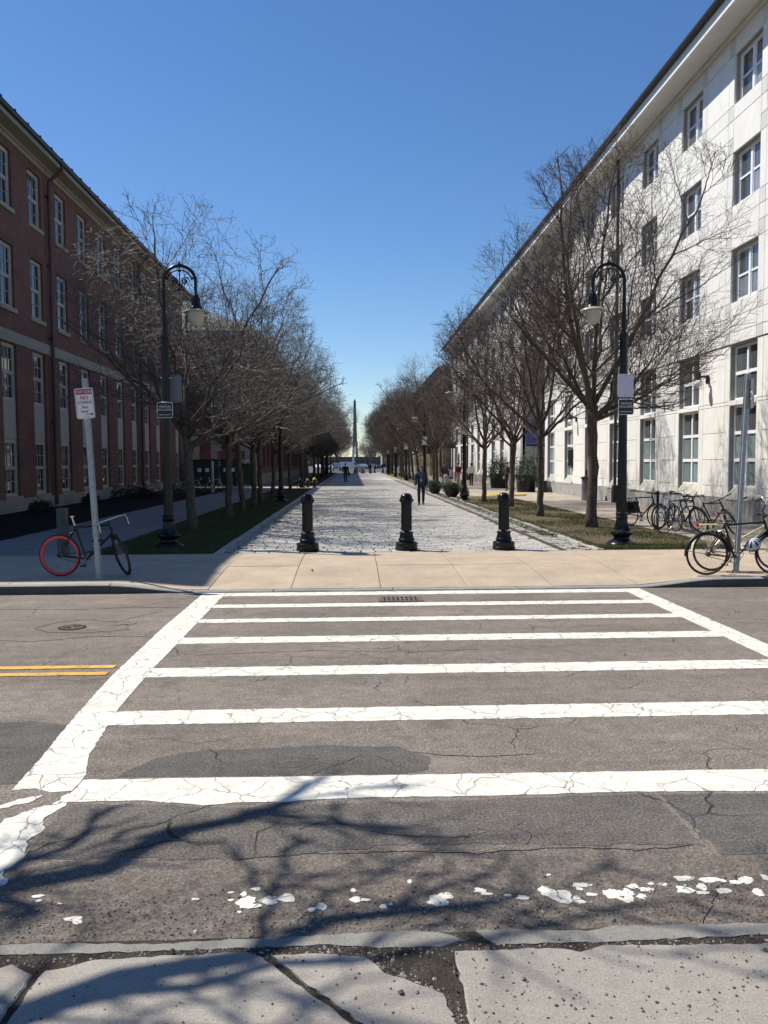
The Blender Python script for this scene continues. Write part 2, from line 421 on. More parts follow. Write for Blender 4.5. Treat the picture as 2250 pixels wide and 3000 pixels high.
def copy_thing(root, loc, rz, label, group=None):
    r = root.copy(); COL.objects.link(r); r.location = loc; r.rotation_euler = (0, 0, rz)
    r['label'] = label
    if group: r['group'] = group
    for ch in list(root.children):
        c = ch.copy(); COL.objects.link(c); c.parent = r
        for g in list(ch.children):
            d = g.copy(); COL.objects.link(d); d.parent = c
    return r
def sheet(x0, x1, y0, y1, z):
    return MB().quad((x0, y0, z), (x1, y0, z), (x1, y1, z), (x0, y1, z))
def jag(poly, step, amp, r=rng, closed=True):
    out = []; n = len(poly)
    for i in range(n if closed else n-1):
        a, b = poly[i], poly[(i+1) % n]
        L = math.hypot(b[0]-a[0], b[1]-a[1]); k = max(1, int(L/step))
        for j in range(k):
            t = j/k; am = amp
            out.append((a[0]+(b[0]-a[0])*t+r.uniform(-am, am), a[1]+(b[1]-a[1])*t+r.uniform(-am, am)))
    return out
def text_mesh(txt, size, align='CENTER', ext=.0015, bold=.0, spacing=1.0):
    cu = bpy.data.curves.new('lettering', 'FONT'); cu.body = txt; cu.size = size; cu.align_x = align; cu.extrude = ext
    cu.offset = bold; cu.space_character = spacing; cu.resolution_u = 3
    o = bpy.data.objects.new('lettering', cu); COL.objects.link(o)
    dg = bpy.context.evaluated_depsgraph_get(); me = bpy.data.meshes.new_from_object(o.evaluated_get(dg))
    bpy.data.objects.remove(o); bpy.data.curves.remove(cu)
    return me

# ================================================================== GROUND
ZR = -0.13
struct('ground', sheet(-4000, 4000, -300, 8000, -.32), m_ground)
struct('road', sheet(-70, 70, 3.26, 12.6, ZR), m_asph)
struct('plaza_base', sheet(-60, 60, 16.62, 330, -.03), m_bed)
struct('sidewalk_base', sheet(-60, 60, 12.55, 16.65, -.19), m_bed)
struct('far_road', sheet(-200, 200, 150, 420, -.012), M('far_asphalt', (.09, .085, .08), .9, .15, .6, fine=.2))

# --- sidewalk across the end of the mall, dipping to the road between the kerbs
def ss(a, b, x):
    t = max(0, min(1, (x-a)/(b-a))); return t*t*(3-2*t)
def swz(x, y):
    m = ss(-3.75, -2.3, x)*(1-ss(4.2, 5.7, x)); t = max(0, min(1, (y-12.45)/2.3))
    return -.118*m*(1-t)
side = bpy.data.objects.new('sidewalk', None); COL.objects.link(side); side['kind'] = 'structure'
JX = [-14.5, -13, -11.4, -9.9, -8.3, -6.7, -5.2, -3.7, -2.2, -.95, .42, 1.75, 3.07, 4.4, 6.0, 7.6, 9.2, 10.8, 12.4, 14]
YB = [12.62, 14.6, 16.64]
for j in range(2):
    for i in range(len(JX)-1):
        x0, x1, y0, y1 = JX[i]+.006, JX[i+1]-.006, YB[j]+.005, YB[j+1]-.005
        nx, ny = 6, 4; mb = MB(); vs = []; dz = rng.uniform(-.003, .003)
        for b in range(ny+1):
            for a in range(nx+1):
                x = x0+(x1-x0)*a/nx; y = y0+(y1-y0)*b/ny
                vs.append((x-x0, y-y0, swz(x, y)+dz))
        fs = [(b*(nx+1)+a, b*(nx+1)+a+1, (b+1)*(nx+1)+a+1, (b+1)*(nx+1)+a) for b in range(ny) for a in range(nx)]
        edge = [a for a in range(nx+1)]+[(b+1)*(nx+1)-1 for b in range(1, ny+1)]+[ny*(nx+1)+a for a in range(nx-1, -1, -1)]+[b*(nx+1) for b in range(ny-1, 0, -1)]
        n0 = len(vs)
        vs += [(vs[e][0], vs[e][1], vs[e][2]-.03) for e in edge]
        ne = len(edge)
        fs += [(edge[k], n0+k, n0+(k+1) % ne, edge[(k+1) % ne]) for k in range(ne)]
        mb.add(vs, fs)
        link('slab', mb.mesh('slab', m_slab), side, (x0, y0, 0))
# bed below the slabs
mb = MB(); nx = 60; vs = []; fs = []
for b, y in enumerate((12.6, 13.4, 14.3, 15.2, 16.66)):
    for a in range(nx+1):
        x = -14.5+28.5*a/nx; vs.append((x, y, swz(x, y)-.022))
for b in range(4):
    for a in range(nx): fs.append((b*(nx+1)+a, b*(nx+1)+a+1, (b+1)*(nx+1)+a+1, (b+1)*(nx+1)+a))
mb.add(vs, fs); part('joint_bed', mb, m_bed, side)
for s_ in (-1, 1):
    mb = sheet(min(s_*14.5, s_*70), max(s_*14.5, s_*70), 12.62, 16.64, -.002)
    part('outer_paving', mb, m_slab, side)

# --- granite kerb stones, tapering into the dropped crossing
kerb = bpy.data.objects.new('kerb', None); COL.objects.link(kerb); kerb['kind'] = 'structure'
cuts = [-16.0, -14.1, -12.2, -10.1, -8.3, -6.4, -3.62, -2.42, -1.2, .6, 2.5, 4.35, 5.6, 7.9, 9.8, 11.7, 13.6, 15.4]
for i in range(len(cuts)-1):
    x0, x1 = cuts[i]+.008, cuts[i+1]-.008; n = 8; mb = MB(); vs = []
    for a in range(n+1):
        x = x0+(x1-x0)*a/n; z = swz(x, 12.45)+.006+rng.uniform(-.002, .002); yo = rng.uniform(-.006, .006)
        vs += [(x, 12.44+yo, -.2), (x, 12.435+yo, z-.014), (x, 12.452+yo, z), (x, 12.605, z), (x, 12.605, -.2)]
    fs = []
    for a in range(n):
        for k in range(4): fs.append((a*5+k, (a+1)*5+k, (a+1)*5+k+1, a*5+k+1))
    fs += [(0, 1, 2, 3, 4), tuple(n*5+k for k in (4, 3, 2, 1, 0))]
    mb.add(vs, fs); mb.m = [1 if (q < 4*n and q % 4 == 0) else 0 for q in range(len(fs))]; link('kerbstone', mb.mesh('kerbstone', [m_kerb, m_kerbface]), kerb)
for s_ in (-1, 1):
    mb = MB().box(min(s_*16, s_*70) if s_ < 0 else 15.4, -16 if s_ < 0 else 70, 12.44, 12.605, -.2, .006)
    part('outer_kerb', mb, m_kerb, kerb)

# --- crosswalk paint, 8 mm sheets with ragged edges
cw = bpy.data.objects.new('crosswalk_marking', None); COL.objects.link(cw); cw['kind'] = 'structure'
PZ = [0.]
def paint(name, poly, amp=.008, step=.05, z=ZR+.0030, mat=m_paint, parent=cw):
    PZ[0] += .0001; z += PZ[0]
    mb = MB(); p = jag(poly, step, amp); mb.prism(p, z-.004, z)
    return link(name, mb.mesh(name, mat), parent)
for y0, y1 in ((12.06, 12.36), (11.09, 11.35), (10.05, 10.29), (8.89, 9.20), (7.50, 7.83), (6.12, 6.465)):
    paint('crosswalk_stripe', [(-1.885, y0), (4.06, y0), (4.06, y1), (-1.885, y1)])
paint('crosswalk_stripe', [(-1.66, 4.72), (-1.2, 4.715), (-1.0, 4.665), (-.86, 4.63), (-.68, 4.66), (-.44, 4.66), (.1, 4.70), (.6, 4.685), (1.1, 4.69), (1.66, 4.70), (2.4, 4.67), (4.06, 4.68), (4.06, 5.02), (2.58, 5.01), (-.5, 5.035), (-1.18, 5.045), (-1.66, 5.05)], .006, .06)
paint('crosswalk_rail', [(-2.03, 4.9), (-1.9, 4.93), (-1.78, 4.86), (-1.665, 4.88), (-1.665, 5.1), (-1.76, 5.5), (-1.86, 6.6), (-1.89, 7.8), (-1.89, 12.37), (-2.22, 12.37), (-2.24, 9.8), (-2.2, 7.5), (-2.13, 6.3), (-2.05, 5.3)], .005, .035)
paint('crosswalk_rail', [(-1.9, 4.5), (-1.8, 4.63), (-1.72, 4.68), (-1.67, 4.84), (-1.63, 4.7), (-1.69, 4.5), (-1.65, 4.35), (-1.68, 4.2), (-1.62, 4.05), (-1.67, 3.9), (-1.60, 3.8), (-1.66, 3.72), (-1.85, 3.70), (-1.98, 3.78), (-1.96, 4.2)], .014, .03)
paint('crosswalk_rail', [(-2.03, 4.66), (-1.93, 4.77), (-1.82, 4.82), (-1.84, 4.74), (-1.95, 4.66), (-2.02, 4.6)], .012, .03)
paint('crosswalk_rail', [(4.08, 3.9), (4.36, 3.9), (4.33, 12.37), (4.05, 12.37)], .005, .035)
spots = [(.36, 3.55, .05), (.40, 3.59, .035), (.385, 3.53, .02), (.56, 3.63, .028), (.585, 3.6, .02), (.74, 3.56, .026), (.85, 3.62, .03), (.87, 3.59, .04), (.92, 3.555, .055), (.98, 3.53, .03), (1.03, 3.655, .035), (1.05, 3.57, .022), (1.14, 3.57, .045), (1.19, 3.545, .045), (1.22, 3.58, .03), (1.26, 3.63, .025), (1.31, 3.6, .03), (1.4, 3.64, .02), (1.515, 3.69, .04), (1.48, 3.59, .042), (1.57, 3.61, .028), (1.55, 3.56, .024), (1.63, 3.67, .04), (1.65, 3.57, .033), (1.74, 3.645, .028), (1.8, 3.66, .036), (1.8, 3.55, .03), (1.9, 3.68, .03), (.99, 3.51, .018), (1.27, 3.54, .024), (.68, 3.58, .014), (1.01, 3.62, .018), (1.35, 3.65, .016), (1.69, 3.66, .014),
         (-1.42, 3.67, .022), (-1.2, 3.475, .03), (-1.17, 3.45, .02), (-.48, 3.575, .048), (-.45, 3.54, .03), (-.38, 3.585, .04), (-.305, 3.6, .04), (-.15, 3.525, .03), (-.19, 3.5, .018), (.0, 3.575, .026), (.04, 3.57, .018), (-.5, 3.645, .018), (-.45, 3.685, .02), (-.71, 3.61, .016), (-.55, 3.595, .012), (-.5, 3.495, .01), (-.01, 3.655, .016), (-.56, 3.66, .012), (.12, 3.51, .018), (.15, 3.53, .012), (-1.4, 3.63, .012), (-1.3, 3.60, .01), (.25, 3.72, .014), (.9, 3.75, .012)]
for x, y, r_ in spots:
    k = 22; ph = rng.uniform(0, 6); e = rng.uniform(.75, 1.25)
    poly = [(x+r_*e*math.cos(2*PI*i/k)*(1+.22*math.sin(3*2*PI*i/k+ph)+rng.uniform(-.16, .16)), y+r_*.8/e*math.sin(2*PI*i/k)*(1+.2*math.sin(2*2*PI*i/k+ph)+rng.uniform(-.16, .16))) for i in range(k)]
    PZ[0] += .00004; mb = MB().prism(poly, ZR-.001, ZR+.0006+PZ[0]); link('paint_spot', mb.mesh('paint_spot', m_paint), cw)
cl = bpy.data.objects.new('centre_line', None); COL.objects.link(cl); cl['kind'] = 'structure'
for y0 in (7.60, 7.86):
    paint('yellow_line', [(-40, y0), (-2.27, y0+.0), (-2.27, y0+.11), (-40, y0+.11)], .005, .12, mat=m_yellow, parent=cl)
for y0 in (7.60, 7.86):
    paint('yellow_line', [(4.5, y0), (40, y0), (40, y0+.11), (4.5, y0+.11)], .005, .12, mat=m_yellow, parent=cl)
# darker repaired patches
for poly in ([(-1.46, 5.09), (-1.3, 5.42), (-1.05, 5.53), (-.2, 5.6), (.3, 5.54), (.5, 5.33), (.46, 5.12), (.3, 5.06)],
             [(-4.5, 4.95), (-1.72, 5.02), (-1.80, 5.6), (-1.98, 6.1), (-2.4, 6.25), (-3.2, 6.2), (-4.5, 6.0)],
             [(1.80, 3.92), (4.0, 3.85), (4.0, 4.64), (1.76, 4.65)]):
    mb = MB().prism(jag(poly, .06, .012), ZR-.002, ZR+.0015); link('asphalt_patch', mb.mesh('asphalt_patch', m_patch))['kind'] = 'structure'
mb = MB().prism(jag([(-1.62, 4.05), (-.5, 3.98), (.3, 4.1), (1.74, 4.02), (1.74, 4.66), (-.4, 4.62), (-.9, 4.6), (-1.1, 4.66), (-1.62, 4.68)], .06, .02), ZR-.002, ZR+.0018)
link('asphalt_patch', mb.mesh('asphalt_patch', mat_asphalt('old_patch', (.125, .112, .098), .9, False, .2)))['kind'] = 'structure'
# big open cracks as sunken-looking filled seams
def seam(pts, wd, name='road_crack', z=ZR+.0024):
    p = jag(pts, .04, .010, closed=False)+[pts[-1]]
    up = [(x, y+rng.uniform(.2, 1)*wd) for x, y in p]; dn = [(x, y-rng.uniform(.2, 1)*wd) for x, y in reversed(p)]
    mb = MB().prism(up+dn, z-.003, z); o = link(name, mb.mesh(name, m_dirt)); o['kind'] = 'structure'
seam([(-.29, 4.30), (-.2, 4.36), (-.12, 4.42), (-.08, 4.36), (.02, 4.27), (.2, 4.2), (.35, 4.18), (.6, 4.16)], .009)
seam([(.3, 4.02), (.6, 3.98), (1.0, 4.03), (1.4, 3.98), (1.7, 4.02)], .005)
seam([(-.6, 3.98), (-.2, 4.02), (.3, 4.02)], .004)
seam([(.40, 5.44), (.60, 5.36), (.85, 5.33), (1.2, 5.36)], .006)

seam([(-3.75, 9.85), (-3.62, 10.2), (-3.3, 10.35), (-2.9, 10.2), (-2.75, 10.5), (-2.5, 10.9)], .012)
seam([(-3.75, 9.85), (-3.5, 9.6), (-3.05, 9.55), (-2.6, 9.7)], .010)
seam([(-2.85, 9.95), (-2.75, 10.05), (-2.68, 9.98), (-2.62, 10.1)], .03)
seam([(-4.6, 8.9), (-3.9, 9.2), (-3.5, 9.1), (-2.9, 9.35), (-2.3, 9.3)], .009)
seam([(-4.8, 11.2), (-3.6, 11.1), (-2.9, 11.25), (-2.3, 11.15)], .012)
seam([(-1.6, 8.35), (-.4, 8.5), (.6, 8.35), (1.3, 8.45)], .006)
# --- manhole and drain set in the road
th = thing('manhole_cover', 'small round rusty cover set in the asphalt left of the crosswalk', 'manhole cover', (-3.32, 9.87, ZR))
part('rim', MB().lathe([(.10, .002), (.155, .002), (.16, .007), (.13, .009), (.128, .004), (.02, .004)], 28), m_dirt, th)
mb = MB().lathe([(.126, .003), (.126, .008), (.01, .009)], 28)
for k in range(8):
    a = k*PI/4; mb.tube([(.03*math.cos(a), .03*math.sin(a), .010), (.11*math.cos(a), .11*math.sin(a), .010)], .006, 4)
part('lid', mb, M('rusty_iron', (.09, .065, .05), .8, .3, 30, .5, .004), th)
th = thing('storm_drain', 'rectangular slotted iron drain grate between the top two crosswalk stripes', 'drain grate', (.66, 11.62, ZR))
mi = M('worn_iron', (.13, .09, .07), .7, .3, 30, .4, .004)
mb = MB()
for a in ((-.31, -.27, -.2, .2), (.27, .31, -.2, .2), (-.27, .27, -.2, -.16), (-.27, .27, .16, .2)): mb.box(a[0], a[1], a[2], a[3], .0, .012)
part('frame', mb, mi, th)
part('pit', MB().quad((-.27, -.16, .003), (.27, -.16, .003), (.27, .16, .003), (-.27, .16, .003)), m_signk, th)
for k in range(9):
    x = -.25+k*.0625; part('bar', MB().box(x-.017, x+.017, -.16, .16, .004, .011), mi, th)
part('crossbar', MB().box(-.27, .27, -.02, .02, .0045, .0115), mi, th)

# --- near sidewalk: broken slabs, gutter strip, dirt
near = bpy.data.objects.new('near_sidewalk', None); COL.objects.link(near); near['kind'] = 'structure'
struct('near_base', MB().quad((-30, -8, -.128), (30, -8, -.128), (30, 3.3, -.128), (-30, 3.3, -.128)), m_dirt)
ZN = -.118
def nslab(name, poly, z=ZN, mat=m_slabnear, amp=.006):
    p = jag(poly, .035, amp); xs = min(q[0] for q in p); ys = min(q[1] for q in p)
    n = len(p); mb = MB(); cx = sum(q[0] for q in p)/n; cy = sum(q[1] for q in p)/n
    v = [(q[0], q[1], -.17) for q in p]+[(q[0], q[1], z-.006) for q in p]+[(q[0]+(cx-q[0])*.01/max(.1, math.hypot(cx-q[0], cy-q[1])), q[1]+(cy-q[1])*.01/max(.1, math.hypot(cx-q[0], cy-q[1])), z) for q in p]
    f = [tuple(range(2*n, 3*n))]
    for k in range(2): f += [(k*n+i, k*n+(i+1) % n, (k+1)*n+(i+1) % n, (k+1)*n+i) for i in range(n)]
    mb.add(v, f); return link(name, mb.mesh(name, mat), near)
nslab('slab', [(-3.6, 3.14), (-3.6, .6), (-1.30, .6), (-1.245, 2.7), (-1.215, 3.08), (-1.32, 3.15), (-1.36, 3.12)])
nslab('slab', [(-1.275, .6), (.9, .6), (.42, 1.8), (.055, 2.68), (-.02, 2.76), (-.22, 2.985), (-.37, 3.155), (-.44, 3.195), (-.76, 3.18), (-1.02, 3.165), (-1.185, 3.1), (-1.215, 2.7)])
nslab('slab', [(.93, .6), (1.3, .6), (.36, 2.0), (.345, 2.72), (.31, 2.90), (.2, 2.98), (.10, 3.04), (.03, 3.14), (-.13, 3.165), (-.33, 3.165), (-.20, 3.0), (0, 2.775), (.075, 2.69)])
nslab('slab', [(.385, 2.0), (1.3, .6), (2.3, .6), (2.3, 3.14), (1.64, 3.155), (1.30, 3.16), (.98, 3.175), (.88, 3.13), (.78, 3.165), (.39, 3.16)])
nslab('slab', [(2.32, .6), (5, .6), (5, 3.15), (2.32, 3.14)])
for poly in ([(-3.6, 3.19), (-1.45, 3.22), (-1.0, 3.215), (-.5, 3.22), (-.1, 3.235), (.1, 3.195), (.34, 3.195), (.44, 3.235), (.38, 3.285), (.25, 3.315), (.12, 3.31), (-.5, 3.285), (-.8, 3.265), (-1.1, 3.285), (-1.43, 3.295), (-3.6, 3.3)],
             [(.49, 3.31), (.94, 3.28), (1.04, 3.31), (1.72, 3.30), (5, 3.3), (5, 3.22), (1.6, 3.215), (1.2, 3.205), (.95, 3.195), (.56, 3.2), (.53, 3.24)]):
    nslab('gutter_strip', poly, -.124, m_gutter, .006)
nslab('slab', [(-30, .6), (-3.62, .6), (-3.62, 3.14), (-30, 3.14)], amp=.004)
nslab('slab', [(5.02, .6), (30, .6), (30, 3.14), (5.02, 3.14)], amp=.004)
part('rear_paving', MB().quad((-30, -8, ZN), (30, -8, ZN), (30, .585, ZN), (-30, .585, ZN)), m_slabnear, near)
# loose stones and grit
npr = np.random.RandomState(5)
def grit(name, pts, mats):
    V = []; F = []; mi = []
    base = np.array([(1, 0, 0), (-1, 0, 0), (0, 1, 0), (0, -1, 0), (0, 0, 1), (0, 0, -.4), (.6, .6, .5), (-.6, .5, .6)])
    fc = [(0, 2, 6), (2, 4, 6), (4, 0, 6), (2, 1, 7), (1, 4, 7), (4, 2, 7), (1, 3, 4), (3, 0, 4), (0, 3, 5), (3, 1, 5), (1, 2, 5), (2, 0, 5)]
    for x, y, z, r_ in pts:
        b = base*(1+npr.uniform(-.35, .35, base.shape))*r_*np.array([1, 1, .75]); a = npr.uniform(0, 6.28)
        c, s = math.cos(a), math.sin(a); b = b @ np.array([[c, -s, 0], [s, c, 0], [0, 0, 1]]).T
        o = len(V); V += [(float(q[0]+x), float(q[1]+y), float(q[2]+z)) for q in b]; F += [tuple(i+o for i in f) for f in fc]; mi += [npr.randint(len(mats))]*len(fc)
    me = bpy.data.meshes.new(name); me.from_pydata(V, [], F)
    for m in mats: me.materials.append(m)
    me.polygons.foreach_set('material_index', mi); return stuff(link(name, me))
pts = []
for _ in range(2600):
    y = npr.normal(3.42, .16); x = npr.uniform(-1.7, 2.1)
    if y < 3.24 or y > 3.95: continue
    pts.append((x, y, ZR+.001, abs(npr.normal(.0025, .0018))+.0016))
for _ in range(1700):
    x = npr.uniform(-1.7, 2.1); pts.append((x, npr.uniform(3.14, 3.24), -.128, abs(npr.normal(.003, .0022))+.0015))
for _ in range(700):
    t = npr.uniform(0, 1); pts.append((.02+.34*t+npr.normal(0, .05), 3.12-.42*t+npr.uniform(-.03, .07)*1.5, -.128, abs(npr.normal(.004, .003))+.0018))
for _ in range(330):
    pts.append((npr.uniform(-1.6, 2.0), npr.uniform(2.62, 3.16), ZN+.001, abs(npr.normal(.0022, .0018))+.0012))
for _ in range(150):
    pts.append((npr.uniform(.35, 1.5), npr.uniform(2.62, 3.1), ZN+.001, abs(npr.normal(.0035, .002))+.0018))
pts += [(.16, 2.9, ZN+.004, .014), (.22, 2.9, ZN+.004, .009), (.62, 2.96, ZN+.004, .01), (-.72, 3.2, -.118, .013), (-1.58, 3.33, ZR, .013), (-1.62, 3.34, ZR, .012), (-.66, 3.36, ZR, .013), (.52, 3.16, -.12, .012), (1.6, 3.1, ZN, .013), (.9, 2.86, ZN, .008), (1.05, 2.84, ZN, .007), (1.33, 2.75, ZN, .008), (.1, 2.84, ZN, .007), (1.0, 2.76, ZN, .007)]
g = grit('grit', pts, [M('grit_dark', (.06, .05, .04), .9, .3, 60), M('grit_mid', (.17, .15, .125), .9, .3, 60), M('grit_pale', (.30, .28, .25), .9, .2, 60), M('grit_brown', (.10, .075, .055), .9, .3, 60)])
g['label'] = 'loose stones and grit in the gutter and on the near slabs'
# dry leaves
for k, (x, y, z, a, lb) in enumerate(((.365, 3.40, ZR+.012, .3, 'small dry orange leaf lying on the dirty asphalt near the gutter'), (-.72, 14.05, -.03, 1., 'curled brown leaf on the tan sidewalk slab before the bollards'))):
    s = .022 if k == 0 else .07
    mb = MB(); n = 8
    for i in range(n):
        t0, t1 = i/n, (i+1)/n; w0, w1 = math.sin(PI*t0)*.4*s, math.sin(PI*t1)*.4*s
        z0, z1 = .25*s*math.sin(t0*5)+.1*s, .25*s*math.sin(t1*5)+.1*s
        mb.quad((t0*s, -w0, z0+w0*.5), (t1*s, -w1, z1+w1*.5), (t1*s, 0, z1), (t0*s, 0, z0)); mb.quad((t0*s, 0, z0), (t1*s, 0, z1), (t1*s, w1, z1+w1*.6), (t0*s, w0, z0+w0*.6))
    o = link('dry_leaf', mb.mesh('dry_leaf', M('dry_leaf_tone', (.42, .22, .10), .8, .3, 60)), None, (x, y, z), (0, .1, a)); tag(o, lb, 'leaf')

# --- the mall: setts between cobbled gutters
mall = bpy.data.objects.new('mall_paving', None); COL.objects.link(mall); mall['kind'] = 'structure'
part('sett_bed', sheet(-2.9, 5.1, 16.66, 150, -.020), m_bed, mall)
smesh = {}
def sett_mesh(L, W, k):
    key = (round(L, 2), round(W, 2), k)
    if key not in smesh:
        e = .008; h = 0; mb = MB(); r_ = rng
        j = lambda: r_.uniform(-.0035, .0035)
        t = [(e+j(), e+j(), 0), (L-e+j(), e+j(), 0), (L-e+j(), W-e+j(), 0), (e+j(), W-e+j(), 0)]
        b = [(0+j(), 0+j(), -.008), (L+j(), j(), -.008), (L+j(), W+j(), -.008), (j(), W+j(), -.008)]
        u = [(x, y, -.04) for x, y, z in b]
        mb.add(t+b+u, [(0, 1, 2, 3)]+[(4+i, 4+(i+1) % 4, (i+1) % 4, i) for i in range(4)]+[(8+i, 8+(i+1) % 4, 4+(i+1) % 4, 4+i) for i in range(4)])
        smesh[key] = mb.mesh('sett', m_sett[k])
    return smesh[key]
def sett_quads(mb, x, y, L, W, dz, k):
    e = .008; j = lambda: rng.uniform(-.0035, .0035)
    t = [(x+e+j(), y+e+j(), dz), (x+L-e+j(), y+e+j(), dz), (x+L-e+j(), y+W-e+j(), dz), (x+e+j(), y+W-e+j(), dz)]
    b = [(x+j(), y+j(), dz-.01), (x+L+j(), y+j(), dz-.01), (x+L+j(), y+W+j(), dz-.01), (x+j(), y+W+j(), dz-.01)]
    u = [(p, q, -.03) for p, q, z in b]
    mb.add(t+b+u, [(0, 1, 2, 3)]+[(4+i, 4+(i+1) % 4, (i+1) % 4, i) for i in range(4)]+[(8+i, 8+(i+1) % 4, 4+(i+1) % 4, 4+i) for i in range(4)], k)
y = 16.69; cnt = 0; far = MB()
while y < 84:
    W = rng.choice((.25, .28, .31)) if y < 50 else .31
    x = -2.18-rng.uniform(0, .25)
    while x < 4.18:
        L = rng.choice((.25, .29, .33, .38)); L = min(L, 4.22-x)
        if L < .12: break
        k = rng.choices((0, 1, 2, 3), (5, 3, 3, 1.2))[0]; g_ = rng.choice((.016, .022, .030)); dz = rng.uniform(-.005, .006)
        if cnt < 296 and x > -2.6:
            o = link('sett', sett_mesh(L-g_, W-.022, k), mall, (x, y+rng.uniform(-.004, .004), dz)); cnt += 1
        else: sett_quads(far, x, y, L-g_, W-.022, dz, k)
        x += L
    y += W
stuff(part('setts_beyond', far, m_sett, mall))
# far paving beyond the last modelled course
m_farsett, n_, l_, b_ = newmat('far_setts')
vec = coords(n_, l_, 'Object'); bt = n_.new('ShaderNodeTexBrick'); l_.new(vec, bt.inputs[0]); bt.inputs['Scale'].default_value = 1
bt.inputs['Brick Width'].default_value = .36; bt.inputs['Row Height'].default_value = .22; bt.inputs['Mortar Size'].default_value = .01
bt.inputs['Color1'].default_value = (.50, .495, .48, 1); bt.inputs['Color2'].default_value = (.44, .435, .42, 1); bt.inputs['Mortar'].default_value = (.09, .08, .07, 1)
l_.new(bt.outputs[0], b_.inputs['Base Color']); b_.inputs['Roughness'].default_value = .75
part('far_paving', sheet(-2.18, 4.2, 84.0, 150, -.002), m_farsett, mall)
for s_, xa, xb in (('l', -2.78, -2.22), ('r', 4.24, 4.98)):
    mb = MB(); y = 16.69
    while y < 84:
        W = rng.uniform(.15, .21) if y < 45 else .3; x = xa+.16
        while x < xb-.05:
            L = min(rng.uniform(.12, .2), xb-x)
            if rng.random() > (.06 if s_ == 'l' else .16): sett_quads(mb, x, y+rng.uniform(-.012, .012), L-.026, W-.026, rng.uniform(-.016, .004), 0)
            x += L
        y += W
    stuff(part('cobble_gutter', mb, m_cobble, mall))
    y = 16.69; xe = xa if s_ == 'l' else xb
    while y < 84:
        L = rng.uniform(.45, .95)
        if s_ == 'l' or not (43 < y < 57):
            mb = MB(); sett_quads(mb, 0, 0, .15, L-.02, .012, 0)
            o = link('edging_stone', mb.mesh('edging_stone', m_sett[2]), mall, (xe-.0+(0 if s_ == 'l' else -.02)+rng.uniform(-.012, .012), y, rng.uniform(-.006, .012)))
        y += L
    part('far_cobbles', sheet(xa, xb, 84, 150, -.003), m_cobble, mall)

# --- lawns, paths, mulch
def lawn_mesh(x0, x1, y0, y1, nx, ny, amp):
    mb = MB(); vs = []
    for b in range(ny+1):
        for a in range(nx+1):
            e = min(a, nx-a, b, ny-b)
            vs.append((x0+(x1-x0)*a/nx, y0+(y1-y0)*b/ny, 0 if e == 0 else amp*(.35+math.sin(a*1.3+b*.31)*.2+math.sin(a*.4-b*.77)*.25+rng.uniform(-.2, .2))))
    fs = [(b*(nx+1)+a, b*(nx+1)+a+1, (b+1)*(nx+1)+a+1, (b+1)*(nx+1)+a) for b in range(ny) for a in range(nx)]
    return mb.add(vs, fs)
def lawn(name, x0, x1, y0, y1, mat, amp=.03):
    o = struct(name, lawn_mesh(x0, x1, y0, y1, 10, max(4, int((y1-y0)/.7)), amp), mat, 180); return o
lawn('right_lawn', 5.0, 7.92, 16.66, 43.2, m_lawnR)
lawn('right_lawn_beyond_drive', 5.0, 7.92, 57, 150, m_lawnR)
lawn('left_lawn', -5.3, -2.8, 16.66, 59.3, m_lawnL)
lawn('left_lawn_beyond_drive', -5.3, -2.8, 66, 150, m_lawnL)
def paved(name, x0, x1, y0, y1, dx, dy, mat, z=.0, group=None):
    root = bpy.data.objects.new(name, None); COL.objects.link(root); root['kind'] = 'structure'
    part('joint_bed', sheet(x0, x1, y0, y1, z-.012), m_bed, root)
    nx = max(1, round((x1-x0)/dx)); ny = max(1, round((y1-y0)/dy)); ax = (x1-x0)/nx; ay = (y1-y0)/ny
    me = MB().box(0, ax-.012, 0, ay-.012, -.02, 0).mesh('slab', mat)
    for j in range(ny):
        for i in range(nx): link('slab', me, root, (x0+i*ax+.006, y0+j*ay+.006, z+rng.uniform(-.003, .004)))
    return root
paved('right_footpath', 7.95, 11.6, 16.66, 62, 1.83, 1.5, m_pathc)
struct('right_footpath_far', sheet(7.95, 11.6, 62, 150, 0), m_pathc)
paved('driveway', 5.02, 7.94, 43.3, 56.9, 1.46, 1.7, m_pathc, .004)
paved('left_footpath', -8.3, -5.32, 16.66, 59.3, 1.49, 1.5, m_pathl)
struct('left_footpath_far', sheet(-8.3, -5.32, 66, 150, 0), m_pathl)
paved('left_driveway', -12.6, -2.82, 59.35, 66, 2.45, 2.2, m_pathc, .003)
mulch = struct('mulch_bed', lawn_mesh(-12.62, -8.32, 16.66, 59.3, 14, 60, .09), m_mulch, 180)
# painted yellow kerb arc by the drive
mb = MB(); pts = []
for i in range(13):
    a = R(200+i*9.5); pts.append((8.25+1.35*math.cos(a), 45.2+2.2*math.sin(a)))
mb.prism([(x, y) for x, y in pts]+[(8.25+(x-8.25)*.80, 45.2+(y-45.2)*.84) for x, y in reversed(pts)], -.01, .10)
tag(link('kerb_ramp', mb.mesh('kerb_ramp', M('yellow_kerb_paint', (.72, .52, .08), .6, .1, 6))), 'curved low kerb painted yellow beside the second right-hand lamp post', 'kerb')
